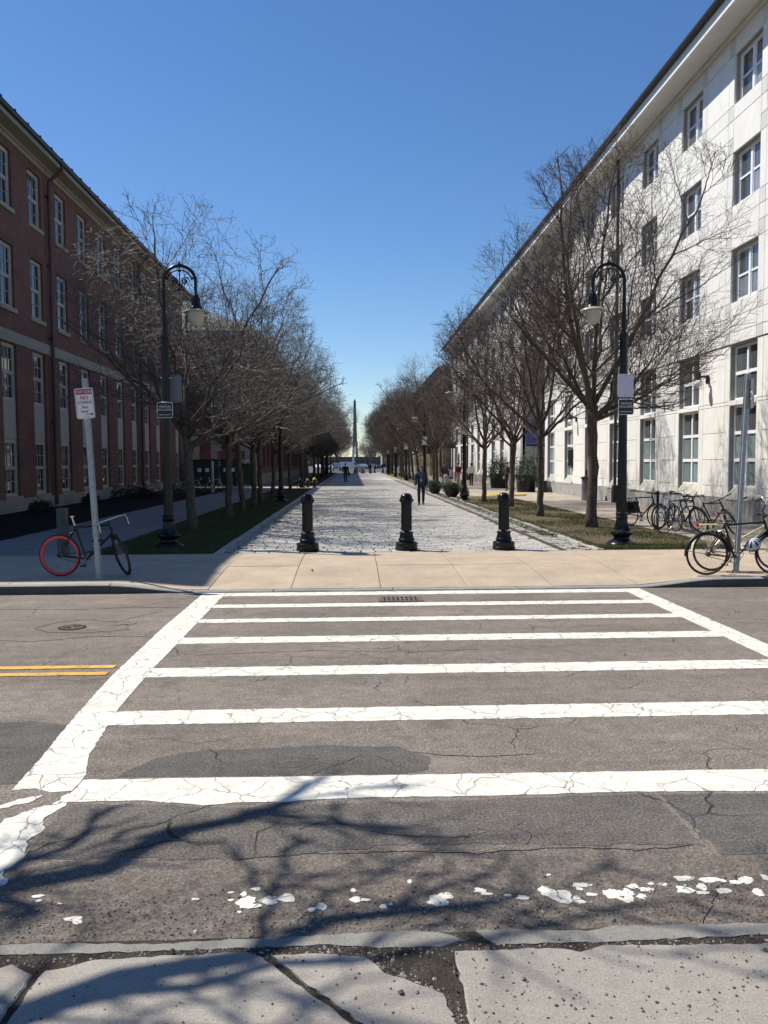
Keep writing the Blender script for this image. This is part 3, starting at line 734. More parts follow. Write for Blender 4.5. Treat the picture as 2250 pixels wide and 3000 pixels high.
# grass blades
def blades(name, spec, mat):
    V = []; F = []
    for (x0, x1, y0, y1, n, hmax) in spec:
        X = npr.uniform(x0, x1, n); Y = y0+(y1-y0)*npr.uniform(0, 1, n)**1.7
        A = npr.uniform(0, 6.28, n); H = npr.uniform(.35, 1, n)*hmax; Wd = npr.uniform(.004, .008, n)*(1+(Y-17)*.03); LX = npr.normal(0, .5, n)*H; LY = npr.normal(0, .5, n)*H
        keep = (np.sin(X*2.1+1.3*np.sin(Y*.9))+np.sin(Y*1.7+X*.8)+npr.normal(0, .8, n)) > (-.1 if x0 > 0 else -1.6)
        if x0 > 0: keep |= (np.abs(Y-17.1) < .5) | (X < 5.25)
        for i in np.nonzero(keep)[0]:
            o = len(V); c, s = math.cos(A[i])*Wd[i], math.sin(A[i])*Wd[i]
            V += [(X[i]-c, Y[i]-s, .0), (X[i]+c, Y[i]+s, .0), (X[i]+LX[i], Y[i]+LY[i], H[i]+.01)]; F.append((o, o+1, o+2))
    me = bpy.data.meshes.new(name); me.from_pydata([tuple(map(float, v)) for v in V], [], F); me.materials.append(mat)
    o = stuff(link(name, me)); return o
o = blades('grass', [(5.02, 7.9, 16.72, 40, 42000, .06), (5.02, 7.9, 57.2, 75, 6000, .06), (4.6, 5.05, 20, 60, 5000, .04)], m_blade); o['label'] = 'patchy spring grass on the right-hand lawn'
o = blades('grass', [(-5.25, -2.85, 16.72, 40, 26000, .055)], m_blade); o['label'] = 'short shaded grass on the left-hand lawn'

# ================================================================== BUILDINGS
def wall_grid(mb, X, y0, y1, z0, z1, ops, depth, mi=0, mir=0, face=1):
    """wall in a plane of constant X facing +X (face=1) or -X; ops = (ya,yb,za,zb); reveals go back by depth"""
    ys = sorted({y0, y1}|{o[0] for o in ops}|{o[1] for o in ops}); zs = sorted({z0, z1}|{o[2] for o in ops}|{o[3] for o in ops})
    ins = lambda y, z: any(o[0] < y < o[1] and o[2] < z < o[3] for o in ops)
    for i in range(len(ys)-1):
        run = None
        for j in range(len(zs)-1):
            solid = not ins((ys[i]+ys[i+1])/2, (zs[j]+zs[j+1])/2)
            if solid:
                if run is None: run = zs[j]
            if (not solid or j == len(zs)-2) and run is not None:
                zt = zs[j+1] if solid else zs[j]
                q = [(X, ys[i], run), (X, ys[i+1], run), (X, ys[i+1], zt), (X, ys[i], zt)]
                mb.quad(*(q if face > 0 else q[::-1]), mi); run = None
    B = X-face*depth
    for ya, yb, za, zb in ops:
        mb.quad((X, ya, za), (X, ya, zb), (B, ya, zb), (B, ya, za), mir); mb.quad((X, yb, za), (B, yb, za), (B, yb, zb), (X, yb, zb), mir)
        mb.quad((X, ya, za), (B, ya, za), (B, yb, za), (X, yb, za), mir); mb.quad((X, ya, zb), (X, yb, zb), (B, yb, zb), (B, ya, zb), mir)
    return mb
def hip_roof(mb, x0, x1, y0, y1, z, h, mi=0):
    c = (x0+x1)/2; d = (x1-x0)/2
    v = [(x0, y0, z), (x1, y0, z), (x1, y1, z), (x0, y1, z), (c, y0+d, z+h), (c, y1-d, z+h)]
    mb.add(v, [(0, 1, 4), (1, 2, 5, 4), (2, 3, 5), (3, 0, 4, 5), (3, 2, 1, 0)], mi)

# ---------------- left brick building
LX = -12.6; LY0, LY1 = 18.38, 63.4; LZ = 14.0
bl = thing('brick_building', 'four-storey red brick building with cream eaves along the left side of the street', 'building', (0, 0, 0))
cols = [33.75+2.95*k for k in range(-5, 10)]
rowsL = [(.60, 2.72), (4.16, 6.27), (7.60, 9.93), (11.28, 13.40)]
ops = [(y, y+1.35, a, b) for y in cols for a, b in ((.60, 6.27), rowsL[2], rowsL[3])]
mb = MB(); wall_grid(mb, LX, LY0, LY1, .50, 13.70, ops, .22)
# other walls
mb.quad((LX, LY0, .5), (LX, LY0, 13.7), (LX-13, LY0, 13.7), (LX-13, LY0, .5)); mb.quad((LX, LY1, .5), (LX-13, LY1, .5), (LX-13, LY1, 13.7), (LX, LY1, 13.7))
mb.quad((LX-13, LY0, .5), (LX-13, LY0, 13.7), (LX-13, LY1, 13.7), (LX-13, LY1, .5)); mb.quad((LX-.23, LY0, .5), (LX-.23, LY1, .5), (LX-.23, LY1, 13.7), (LX-.23, LY0, 13.7))
part('wall', mb, m_brickL, bl)
part('base_course', MB().box(LX-13.05, LX+.06, LY0-.06, LY1+.06, -.3, .50), m_graniteL, bl)
mb = MB()
y_ = LY0-.03
part('belt_course', MB().box(LX-.1, LX+.035, LY0-.03, LY1+.03, 6.32, 6.74), m_trimL, bl)
mb = MB(); mb.box(LX-.1, LX+.07, LY0-.1, LY1+.1, 13.70, 13.86).box(LX-.1, LX+.14, LY0-.14, LY1+.14, 13.86, 13.95).box(LX-.1, LX+.58, LY0-.5, LY1+.5, 13.95, 14.0)
mb.box(LX+.52, LX+.66, LY0-.6, LY1+.6, 13.94, 14.10)
mb.box(LX-13.6, LX-.1, LY0-.6, LY0-.05, 13.6, 14.1).box(LX-13.6, LX-.1, LY1+.05, LY1+.6, 13.6, 14.1)
part('cornice', mb, m_trimL, bl)
mb = MB(); mb.box(LX+.48, LX+.80, LY0-.75, LY1+.75, 14.10, 14.25); hip_roof(mb, LX-13.8, LX+.82, LY0-.8, LY1+.8, 14.25, 4.4)
rf = part('roof', mb, m_roofdark, bl)
me = MB().box(-.16, .10, -.04, .04, 0, .07).mesh('snow_guard', m_roofdark)
for k in range(38): link('snow_guard', me, rf, (LX+.72, LY0+.3+k*1.2, 14.25))
# windows of the left building: frame mesh (window) > panes, sill
wW, wH = 1.0, 2.05
def make_window_left(H, detailed):
    W = 1.35; fb = MB(); x = LX*0
    # local: Y across, Z up, faces +X
    f = .16; cas = .12
    fb.box(-.20, -.10, 0, cas, 0, H).box(-.20, -.10, W-cas, W, 0, H).box(-.20, -.10, cas, W-cas, H-.10, H).box(-.20, -.08, cas, W-cas, 0, .09)
    mid = H*.5
    fb.box(-.195, -.125, cas, W-cas, mid-.03, mid+.03)
    for a, b, d in ((.09, mid-.03, 0), (mid+.03, H-.10, .02)):
        fb.box(-.19, -.135+d, cas, cas+.04, a, b).box(-.19, -.135+d, W-cas-.04, W-cas, a, b).box(-.19, -.135+d, cas+.04, W-cas-.04, a, a+.035).box(-.19, -.135+d, cas+.04, W-cas-.04, b-.035, b)
        g0, g1 = cas+.04, W-cas-.04
        for t in (1/3, 2/3): yy = g0+(g1-g0)*t; fb.box(-.178, -.145+d, yy-.011, yy+.011, a+.035, b-.035)
        zz = (a+b)/2; fb.box(-.177, -.146+d, g0, g1, zz-.011, zz+.011)
    return fb.mesh('window', m_frameL, None)
panes = {}
def pane_mesh(w_, h_, mat, nm='pane', ax=1):
    k = (round(w_, 3), round(h_, 3), mat.name, nm, ax)
    if k not in panes:
        mb = MB()
        if ax > 0: mb.quad((0, 0, 0), (0, w_, 0), (0, w_, h_), (0, 0, h_))
        else: mb.quad((0, 0, 0), (0, 0, h_), (0, w_, h_), (0, w_, 0))
        panes[k] = mb.mesh(nm, mat)
    return panes[k]
wmesh = {}
sill_me = MB().box(-.18, .07, -.10, 1.45, -.16, 0).mesh('sill', m_trimL)
lint_me = MB().box(-.02, .012, -.12, 1.47, 0, .32).mesh('lintel', mat_brick('soldier_brick', (.17, .055, .04), (.13, .045, .035), (.16, .13, .11)))
for ci, yc in enumerate(cols):
    for ri, (za, zb) in enumerate(rowsL):
        H = round(zb-za, 2)
        if H not in wmesh: wmesh[H] = make_window_left(H, True)
        wn = link('window', wmesh[H], bl, (LX, yc, za))
        mid = H/2; g0, g1 = .16, 1.19; near_w = yc > 30 and yc < 41
        for a, b, d in ((.125, mid-.065, 0), (mid+.065, H-.135, .02)):
            if near_w:
                pw = (g1-g0)/3; ph = (b-a)/2
                for i in range(3):
                    for j in range(2): link('pane', pane_mesh(pw-.022, ph-.022, m_glassL), wn, (-.165+d, g0+i*pw+.011, a+j*ph+.011), (rng.uniform(-.0, .0), rng.uniform(-.004, .004), rng.uniform(-.006, .006)))
            else: link('pane', pane_mesh(g1-g0, b-a, m_glassL), wn, (-.165+d, g0, a), (0, rng.uniform(-.004, .004), rng.uniform(-.008, .008)))
        if ri != 1: link('sill', sill_me, wn, (0, 0, 0))
        if ri == 2: link('lintel', lint_me, wn, (0, 0, H))
    link('spandrel_panel', MB().box(-.215, -.09, .004, 1.346, 0, 1.42).mesh('spandrel_panel', m_panelL), bl, (LX, yc, 2.73))
for yp in (35.65, 50.3):
    mb = MB(); mb.tube([(LX+.70, yp, 14.12), (LX+.70, yp, 13.9), (LX+.17, yp+.0, 13.45), (LX+.14, yp, 13.2), (LX+.14, yp, .1)], .075, 8)
    for z in (12.8, 10, 7, 3.5): mb.box(LX, LX+.22, yp-.10, yp+.10, z, z+.05)
    part('downpipe', mb, m_pipe, bl, 40)

# ---------------- right stone building
RX = 11.6; RY0, RY1 = 17.4, 98.2
br = thing('stone_building', 'long pale limestone building with dark gutter and sunlit facade on the right', 'building', (0, 0, 0))
K = [k for k in range(-1, 19) if k not in (7, 8)]
opY = lambda k: (23.72+4.0*k, 25.43+4.0*k)
up_rows = [(6.60, 8.20), (9.50, 11.10), (12.52, 14.0)]
ENT0, ENT1 = 50.1, 56.9
XU, XLw = RX, RX+.05       # upper storeys stand 5 cm proud of the ground storey
ops = []
for k in K:
    a, b = opY(k); ops.append((a, b, .64, 5.30))
    for z0, z1 in up_rows: ops.append((a, b, z0, z1))
for k in (7, 8):
    a, b = opY(k)
    for z0, z1 in up_rows[1:]: ops.append((a, b, z0, z1))
ops.append((ENT0, ENT1, .0, 8.9))
mb = MB(); wall_grid(mb, RX+.075, RY0, RY1, .0, 14.64, ops, .17, face=-1)
BK = RX+16
mb.quad((RX+.075, RY0, 0), (BK, RY0, 0), (BK, RY0, 14.64), (RX+.075, RY0, 14.64)); mb.quad((RX+.075, RY1, 0), (RX+.075, RY1, 14.64), (BK, RY1, 14.64), (BK, RY1, 0))
mb.quad((BK, RY0, 0), (BK, RY1, 0), (BK, RY1, 14.64), (BK, RY0, 14.64))
mb.quad((RX+.245, RY0, 0), (RX+.245, RY0, 14.64), (RX+.245, ENT0-.02, 14.64), (RX+.245, ENT0-.02, 0)); mb.quad((RX+.245, ENT1+.02, 0), (RX+.245, ENT1+.02, 14.64), (RX+.245, RY1, 14.64), (RX+.245, RY1, 0)); mb.quad((RX+.245, ENT0-.02, 8.92), (RX+.245, ENT0-.02, 14.64), (RX+.245, ENT1+.02, 14.64), (RX+.245, ENT1+.02, 8.92))
part('wall', mb, m_core, br)
# eaves
mb = MB(); y = RY0-.8
mb.box(RX-.80, RX+.3, RY0-.8, RY1+.1, 14.64, 14.70)
mb.box(RX-.10, RX+.07, RY0-.1, RY1+.1, 14.52, 14.64)
part('soffit', mb, m_soffit, br)
fa = MB()
while y < RY1:
    L = 3.0; fa.box(RX-.86, RX-.80, y+.006, min(y+L, RY1)-.006, 14.60, 14.93); y += L
part('fascia', fa, m_lime, br)
mb = MB(); mb.box(RX-1.0, RX-.72, RY0-1.0, RY1+.2, 14.93, 15.10); mb.tube([(RX-.98, RY0-1, 15.02), (RX-.98, RY1+.2, 15.02)], .09, 8); hip_roof(mb, RX-.95, BK+.5, RY0-1.0, RY1+.2, 15.10, 4.2)
part('roof', mb, m_roofdark, br)
# cladding panels, joints left open
plist = []
def P(y0, y1, z0, z1, mk, up): plist.append((y0, y1, z0, z1, mk, up))
allk = list(range(-2, 19))
for k in allk:
    a = 25.43+4.0*k; b = 23.72+4.0*(k+1)      # pier
    if k == -2: a = RY0+.05
    if a > RY1: continue
    b = min(b, RY1); s1, s2 = a+.35, b-.35
    ent = (k in (6, 7, 8))
    xs = [(a, s1, 's'), (s1, s2, 'm'), (s2, b, 's')]
    if b-a < .9: xs = [(a, b, 'm')]
    for y0, y1, t in xs:
        segs = [(y0, y1)]
        if ent:   # trim what the entrance recess swallows
            if y0 >= ENT0-.01 and y1 <= ENT1+.01: low = False
            else: low = True
            yy0, yy1 = y0, y1
            if y0 < ENT0 < y1: yy1 = ENT0
            if y0 < ENT1 < y1: yy0 = ENT1
        else: low = True; yy0, yy1 = y0, y1
        if low:
            if t == 's': P(yy0, yy1, .63, 3.5, 'l', 0)
            else:
                for z0, z1 in ((.63, .99), (.99, 1.83), (1.83, 2.67), (2.67, 3.5)): P(yy0, yy1, z0, z1, 'l', 0)
            P(yy0, yy1, 3.5, 3.61, 'l', 0); P(yy0, yy1, 3.61, 5.33, 'l', 0)
        if low or True:
            lowz = 5.34 if low else 8.92
            if low:
                P(yy0, yy1, 5.34, 5.68, 'g' if t == 's' else 'l', 1); P(yy0, yy1, 5.68, 6.16, 'l', 1); P(yy0, yy1, 6.16, 6.60, 'g' if t == 's' else 'l', 1)
                P(yy0, yy1, 6.60, 8.20, 'l', 1); P(yy0, yy1, 8.20, 8.63, 'g' if t == 's' else 'l', 1); P(yy0, yy1, 8.63, 9.07, 'l', 1)
            else: P(yy0, yy1, 8.92, 9.07, 'l', 1)
            P(y0, y1, 9.07, 9.50, 'g' if t == 's' else 'l', 1); P(y0, y1, 9.50, 11.10, 'l', 1); P(y0, y1, 11.10, 11.56, 'g' if t == 's' else 'l', 1)
            P(y0, y1, 11.56, 12.08, 'l', 1); P(y0, y1, 12.08, 12.52, 'g' if t == 's' else 'l', 1); P(y0, y1, 12.52, 14.0, 'l', 1)
            P(y0, y1, 14.0, 14.52, 'g' if t == 's' else 'l', 1)
for k in range(-1, 19):
    a, b = opY(k)
    if a > RY1-1: continue
    if k not in (7, 8):
        P(a, b, 5.34, 5.68, 'l', 1); P(a, b, 5.68, 6.16, 'l', 1); P(a, b, 6.16, 6.60, 'l', 1); P(a, b, 8.20, 9.07, 'l', 1)
    elif k == 7 or k == 8: P(a, b, 8.92, 9.07, 'l', 1)
    P(a, b, 9.07, 9.50, 'l', 1); P(a, b, 11.10, 12.08, 'l', 1); P(a, b, 12.08, 12.52, 'l', 1); P(a, b, 14.0, 14.52, 'l', 1)
y = RY0
gran = []
while y < RY1:
    L = 1.0 if (y-RY0) % 4 < 2 else 1.0
    if not (ENT0-.3 < y < ENT1): gran.append((y, min(y+2.0, RY1 if y > ENT1 else ENT0)))
    y += 2.0
gj = .007
def seenness(p): return ((p[1]-p[0])*(p[3]-p[2]))/max(1, p[0])**3 if p[1] > 22.5 else 0
plist.sort(key=seenness, reverse=True)
pm = {}
rest = {'l': MB(), 'g': MB()}
def pbox(mb, L, H):
    t = .065; e = .006
    v = [(-t+.0, e, e), (-t, L-e, e), (-t, L-e, H-e), (-t, e, H-e), (-t+e, 0, 0), (-t+e, L, 0), (-t+e, L, H), (-t+e, 0, H), (.004, 0, 0), (.004, L, 0), (.004, L, H), (.004, 0, H)]
    return v, [(3, 2, 1, 0)]+[(4+i, i, (i+1) % 4, 4+(i+1) % 4) for i in range(4)]+[(8+i, 4+i, 4+(i+1) % 4, 8+(i+1) % 4) for i in range(4)]
nsing = 0
for y0, y1, z0, z1, mk, up in plist:
    L, H = y1-y0-2*gj, z1-z0-2*gj
    if L < .05 or H < .03: continue
    X = RX+.075+(.0 if up else .035)
    if nsing < 270 and y1 > 22.5:
        key = (round(L, 2), round(H, 2), mk)
        if key not in pm:
            mb = MB(); mb.add(*pbox(mb, L, H)); pm[key] = mb.mesh('stone_panel', m_lime if mk == 'l' else m_limegrey)
        link('stone_panel', pm[key], br, (X+rng.uniform(-.002, .002), y0+gj, z0+gj)); nsing += 1
    else:
        v, f = pbox(None, L, H); rest[mk].add([(p[0]+X, p[1]+y0+gj, p[2]+z0+gj) for p in v], f)
for mk in rest: stuff(part('stone_panels_beyond', rest[mk], m_lime if mk == 'l' else m_limegrey, br))
for a, b in gran:
    if b-a > .1: link('base_block', MB().box(-.03, .10, .006, b-a-.006, -.2, .622).mesh('base_block', m_graniteR), br, (RX, a, 0))
# windows on the right building
def win_up():
    H, W = 1.6, 1.71; mb = MB(); f = .075
    mb.box(0, .09, 0, f, 0, H).box(0, .09, W-f, W, 0, H).box(0, .09, f, W-f, 0, f).box(0, .09, f, W-f, H-f, H).box(-.01, .085, W/2-.06, W/2+.06, f, H-f)
    for a, b in ((f, W/2-.06), (W/2+.06, W-f)):
        mb.box(.01, .07, a, b, H*.5-.035, H*.5+.03); mb.box(.02, .065, a, a+.035, f, H-f).box(.02, .065, b-.035, b, f, H-f).box(.012, .066, a+.035, b-.035, f, f+.06).box(.03, .066, a+.035, b-.035, H-f-.035, H-f)
    return mb.mesh('window', m_whitefr), H, W
def win_low():
    W = 1.71; mb = MB(); f = .07
    for z0, z1, rows in ((.98, 3.48, 3), (3.64, 5.28, 2)):
        mb.box(0, .09, 0, f, z0, z1).box(0, .09, W-f, W, z0, z1).box(-.006, .085, W/2-.05, W/2+.05, z0, z1)
        h = (z1-z0)/rows
        for r_ in range(rows+1):
            z = z0+r_*h; a, b = (z-.05, z+.05) if 0 < r_ < rows else ((z, z+.07) if r_ == 0 else (z-.07, z))
            mb.box(.004, .088, f, W/2-.05, a, b).box(.004, .088, W/2+.05, W-f, a, b)
    return mb.mesh('tall_window', m_whitefr), W
mu, Hu, Wu = win_up(); ml, Wl = win_low()
GX = RX+.19
slope_me = None
mb = MB(); v = [(-.055, .01, -.34), (-.055, 1.70, -.34), (.20, 1.70, 0), (.20, .01, 0), (-.055, .01, -.38), (-.055, 1.70, -.38), (.20, 1.70, -.38), (.20, .01, -.38)]
mb.add(v, [(0, 3, 2, 1), (4, 5, 6, 7), (0, 1, 5, 4), (1, 2, 6, 5), (0, 4, 7, 3)])
slope_me = mb.mesh('window_sill', m_sillR)
band_me = MB().box(-.16, .05, -.0, 1.71, 0, .145).mesh('stone_transom', m_lime)
sillu_me = MB().box(-.15, .04, .0, 1.71, -.05, .0).mesh('sill', m_lime)
def glasses(parent, cells, mats, single):
    if single:
        for (a, b, c, d), m in zip(cells, mats): link('pane', pane_mesh(b-a, d-c, m, 'pane', -1), parent, (.045, a, c), (0, rng.uniform(-.004, .004), rng.uniform(-.006, .006)))
    else:
        by = {}
        for cell, m in zip(cells, mats): by.setdefault(m.name, (m, []))[1].append(cell)
        for m, cs in by.values():
            mb = MB()
            for a, b, c, d in cs: mb.quad((.045, a, c), (.045, a, d), (.045, b, d), (.045, b, c))
            link('glazing', mb.mesh('glazing', m), parent)
for k in range(-1, 19):
    a, b = opY(k)
    if a > RY1-1: continue
    for ri, (z0, z1) in enumerate(up_rows):
        if k in (7, 8) and ri == 0: continue
        wn = link('window', mu, br, (GX, a, z0-(.0 if ri < 2 else .12))); wn.location.z = z0+.0
        if ri == 2: wn.scale = (1, 1, .925)
        f = .075; cells = []
        for p, q in ((f+.035, Wu/2-.095), (Wu/2+.095, Wu-f-.035)): cells += [(p, q, f+.06, Hu*.5-.035), (p, q, Hu*.5+.03, Hu-f-.035)]
        ms = [m_curtain if rng.random() < .55 else m_glassR for _ in range(2)]; ms = [ms[0], m_glassR, ms[1], m_glassR]
        glasses(wn, cells, ms, 0 <= k <= 5); link('sill', sillu_me, wn, (0, 0, 0))
    if k in K:
        wn = link('tall_window', ml, br, (GX, a, 0)); f = .07; cells = []; ms = []
        for z0, z1, rows in ((.98, 3.48, 3), (3.64, 5.28, 2)):
            h = (z1-z0)/rows
            for r_ in range(rows):
                for p, q in ((f, Wl/2-.05), (Wl/2+.05, Wl-f)):
                    cells.append((p, q, z0+r_*h+(.05 if r_ else .07), z0+(r_+1)*h-(.05 if r_ < rows-1 else .07)))
                    ms.append(m_blind if (rows == 3 and r_ < 2) else m_glassR)
        glasses(wn, cells, ms, 0 <= k <= 6)
        link('window_sill', slope_me, wn, (-.19, 0, .98)); link('stone_transom', band_me, wn, (-.0, 0, 3.487))
# fittings on the wall
for yp in (36.0, 82.5):
    mb = MB().tube([(RX-.14, yp, 14.6), (RX-.14, yp, .2)], .07, 8)
    for z in (3.6, 4.9, 8, 11): mb.box(RX-.16, RX+.1, yp-.1, yp+.1, z, z+.05)
    mb.box(RX-.26, RX-.02, yp-.13, yp+.13, 0, .55).box(RX-.24, RX-.04, yp-.11, yp+.11, .55, .75)
    part('downpipe', mb, m_pipedk, br, 40)
def wall_lamp(y, z, label):
    t = thing('wall_lamp', label, 'wall lamp', (RX, y, z), 0, 'globe lamps on the stone facade')
    part('bracket', MB().box(-.04, .02, -.06, .06, -.12, .16).box(-.26, -.04, -.03, .03, .08, .14).box(-.36, -.24, -.06, .06, .0, .24), m_blackm, t)
    part('globe', MB().ell((-.30, 0, -.11), (.14, .14, .13), 16, 10), m_shade if False else m_signw, t, 180)
wall_lamp(26.95, 4.42, 'white globe lamp on the stone pier beside the nearest tall window'); wall_lamp(42.9, 3.95, 'small globe lamp above the dark plaque on the stone facade')
for y, z, lb in ((30.95, 4.2, 'slim white floodlight on the pier between the second and third tall windows'), (43.2, 4.9, 'slim white floodlight higher up beyond the trunk of the second right tree')):
    t = thing('floodlight', lb, 'floodlight', (RX, y, z), 0, 'floodlights on the stone facade')
    part('arm', MB().tube([(.0, 0, 0), (-.15, 0, .05)], .02, 6), m_steel, t, 40)
    part('head', MB().tube([(-.10, -.02, .0), (-.42, .05, .20)], .075, 8), m_soffit, t, 40)
t = thing('wall_plaque', 'dark rectangular plaque on the stone facade before the entrance recess', 'plaque', (RX-.0, 43.6, 2.0)); part('plate', MB().box(-.04, .02, -.0, .75, -.55, .5), m_blackm, t); part('border', MB().box(-.045, -.03, .05, .7, .42, .45).box(-.045, -.03, .05, .7, -.5, -.47), m_steel, t)
t = thing('wall_plaque', 'small dark plaque on the stone facade near its far end', 'plaque', (RX-.0, 90.2, 2.1)); part('plate', MB().box(-.04, .02, 0, .6, -.5, .6), m_blackm, t); part('border', MB().box(-.045, -.03, .05, .55, .5, .53), m_steel, t)
# entrance recess
mb = MB(); XB = RX+2.6
mb.quad((XB, ENT0, 0), (XB, ENT0, 8.9), (XB, ENT1, 8.9), (XB, ENT1, 0)); mb.quad((RX+.08, ENT1, 0), (XB, ENT1, 0), (XB, ENT1, 8.9), (RX+.08, ENT1, 8.9)); mb.quad((RX+.08, ENT0, 0), (RX+.08, ENT0, 8.9), (XB, ENT0, 8.9), (XB, ENT0, 0))
mb.quad((RX+.08, ENT0, 8.9), (RX+.08, ENT1, 8.9), (XB, ENT1, 8.9), (XB, ENT0, 8.9)); mb.quad((RX+.08, ENT0, .012), (XB, ENT0, .012), (XB, ENT1, .012), (RX+.08, ENT1, .012))
ent = part('entrance_recess', mb, m_limegrey, br)
mb = MB().box(RX+.25, RX+2.55, ENT1-.42, ENT1-.32, 2.85, 3.05).box(RX+.2, RX+2.55, ENT0+.1, ENT1-.3, 2.95, 3.02)
part('canopy', mb, M('blue_canopy', (.02, .035, .16), .4, .1, 4), br)
for i in range(6):
    link('blue_pane', MB().box(0, .34, -.02, .02, 0, 1.55).mesh('blue_pane', m_glassB), br, (RX+.28+i*.38, ENT1-.35, 3.07))
for i in range(5):
    link('blue_pane', MB().box(-.02, .02, 0, 1.2, 0, 1.55).mesh('blue_pane', m_glassB), br, (RX+.2, ENT0+.2+i*1.25, 3.07))
mb = MB(); dx = RX+.9
for i in range(3): mb.box(dx+i*.62, dx+i*.62+.07, ENT1-.30, ENT1-.22, .02, 2.8)
mb.box(dx, dx+1.31, ENT1-.30, ENT1-.22, 2.73, 2.8).box(dx+.07, dx+1.24, ENT1-.298, ENT1-.222, 2.1, 2.16)
dr = part('door_frame', mb, m_whitefr, br)
for i in range(2):
    dd = part('door', MB().box(dx+.07+i*.62, dx+.62+i*.62, ENT1-.27, ENT1-.25, .05, 2.1), m_glassR, br)
    part('handle', MB().tube([(dx+.52+i*.2, ENT1-.29, .9), (dx+.52+i*.2, ENT1-.29, 1.3)], .015, 6), m_steel, dd)
# ---------------- brown stone building beyond
rows2 = [(1.2, 3.6), (4.9, 7.1), (8.4, 10.4)]
m_brown = mat_stone('brown_granite_wall', (.40, .34, .25), gr=.25)
m_brownd = mat_stone('brown_block', (.34, .28, .20), gr=.3, rnd=.35)
b3 = thing('granite_building', 'rough tan granite building standing beyond the white stone one on the right', 'building', (0, 0, 0))
GXX = 10.75; ops = [(101+3.3*k, 102.3+3.3*k, a, b) for k in range(14) for a, b in rows2]
mb = MB(); wall_grid(mb, GXX, 98.4, 150, 0, 12.6, ops, .3, face=-1); mb.quad((GXX, 98.4, 0), (GXX+16, 98.4, 0), (GXX+16, 98.4, 12.6), (GXX, 98.4, 12.6)); mb.quad((GXX, 150, 0), (GXX, 150, 12.6), (GXX+16, 150, 12.6), (GXX+16, 150, 0))
mb.quad((GXX+.31, 98.4, 0), (GXX+.31, 98.4, 12.6), (GXX+.31, 150, 12.6), (GXX+.31, 150, 0))
part('wall', mb, m_brown, b3)
bm_ = MB().box(-.04, .02, .02, 1.28, .015, .585).mesh('stone_block', m_brownd); nb = 0
for j in range(21):
    for i in range(13):
        y = 98.4+i*1.3+(.65 if j % 2 else 0); z = j*.6
        if any(o[0] < y+1.3 and o[1] > y and o[2] < z+.6 and o[3] > z for o in ops): continue
        link('stone_block', bm_, b3, (GXX, y, z), None)
fm_ = MB().box(.02, 1.26, -.04, .02, .015, .585).mesh('stone_block', m_brownd)
for j in range(21): link('stone_block', fm_, b3, (GXX-.0, 98.4, j*.6))
mb = MB(); mb.box(GXX-.5, GXX+.3, 98.0, 150.4, 12.6, 12.9); part('cornice', mb, m_brown, b3)
mb = MB(); hip_roof(mb, GXX-.7, GXX+16, 97.9, 150.6, 12.9, 3.2); part('roof', mb, m_roofdark, b3)
wf = MB(); wf.box(.1, .2, 0, .1, 0, 2.2).box(.1, .2, 1.2, 1.3, 0, 2.2).box(.1, .2, .1, 1.2, 0, .1).box(.1, .2, .1, 1.2, 2.1, 2.2).box(.1, .18, .1, 1.2, 1.05, 1.15); wfm = wf.mesh('window', m_frameL)
for a, b, c, d in ops:
    wn = link('window', wfm, b3, (GXX+.05, a, c)); wn.scale = (1, 1, (d-c)/2.2); link('pane', pane_mesh(1.1, 2.0, m_glassL, 'pane', -1), wn, (.14, .1, .1))
part('downpipe', MB().tube([(GXX-.1, 99.8, 12.6), (GXX-.1, 99.8, .1)], .09, 8), m_pipe, b3, 40)
# ---------------- second left building
b2 = thing('banded_brick_building', 'brown brick building with pale quoins beyond the red brick one on the left', 'building', (0, 0, 0))
QX = -7.9; QY = 68.2; QZ = 12.0
ops = [(71+3.4*k, 72.6+3.4*k, a, b) for k in range(23) for a, b in ((1.4, 3.9), (5.0, 7.4), (8.6, 10.8))]
mb = MB(); wall_grid(mb, QX, QY, 150, .9, QZ, ops, .3)
mb.quad((QX, QY, .9), (QX, QY, QZ), (QX-18, QY, QZ), (QX-18, QY, .9)); mb.quad((QX, 150, .9), (QX-18, 150, .9), (QX-18, 150, QZ), (QX, 150, QZ)); mb.quad((QX-.31, QY, .9), (QX-.31, 150, .9), (QX-.31, 150, QZ), (QX-.31, QY, QZ))
part('wall', mb, m_brick2, b2)
part('base_course', MB().box(QX-18, QX+.12, QY-.12, 150.1, -.2, .9), m_graniteL, b2)
mb = MB().box(QX-18.4, QX+.25, QY-.25, 150.2, 4.15, 4.6); part('belt_course', mb, m_trimL, b2)
qs = MB().box(0, 1, 0, 1, 0, 1).mesh('quoin', m_trimL)
for j in range(18):
    z = .92+j*.62
    if 4.1 < z+.3 < 4.9 or z > QZ-.7: continue
    o = link('quoin', qs, b2, (QX-(1.25 if j % 2 else .8), QY-.07, z)); o.scale = ((1.25 if j % 2 else .8)+.07, .8 if j % 2 else 1.25, .58)
    o = link('quoin', qs, b2, (QX-3.55, QY-.07, z)); o.scale = (.9 if j % 2 else .55, .05, .58)
mb = MB(); mb.box(QX-18.5, QX+.5, QY-.5, 150.5, QZ, QZ+.35); part('cornice', mb, mat_stone('pale_gutter', (.50, .56, .52), gr=.1), b2)
mb = MB(); hip_roof(mb, QX-18.7, QX+.6, QY-.6, 150.7, QZ+.35, 4.8); part('roof', mb, mat_stone('slate_roof', (.20, .21, .20), gr=.2), b2)
for a, b, c, d in ops[:45]:
    wn = link('window', wfm, b2, (QX-.2, a, c), (0, 0, 0)); wn.scale = (-1, 1.2, (d-c)/2.2); link('pane', pane_mesh(1.1, 2.0, m_glassL), wn, (.14, .1, .1))
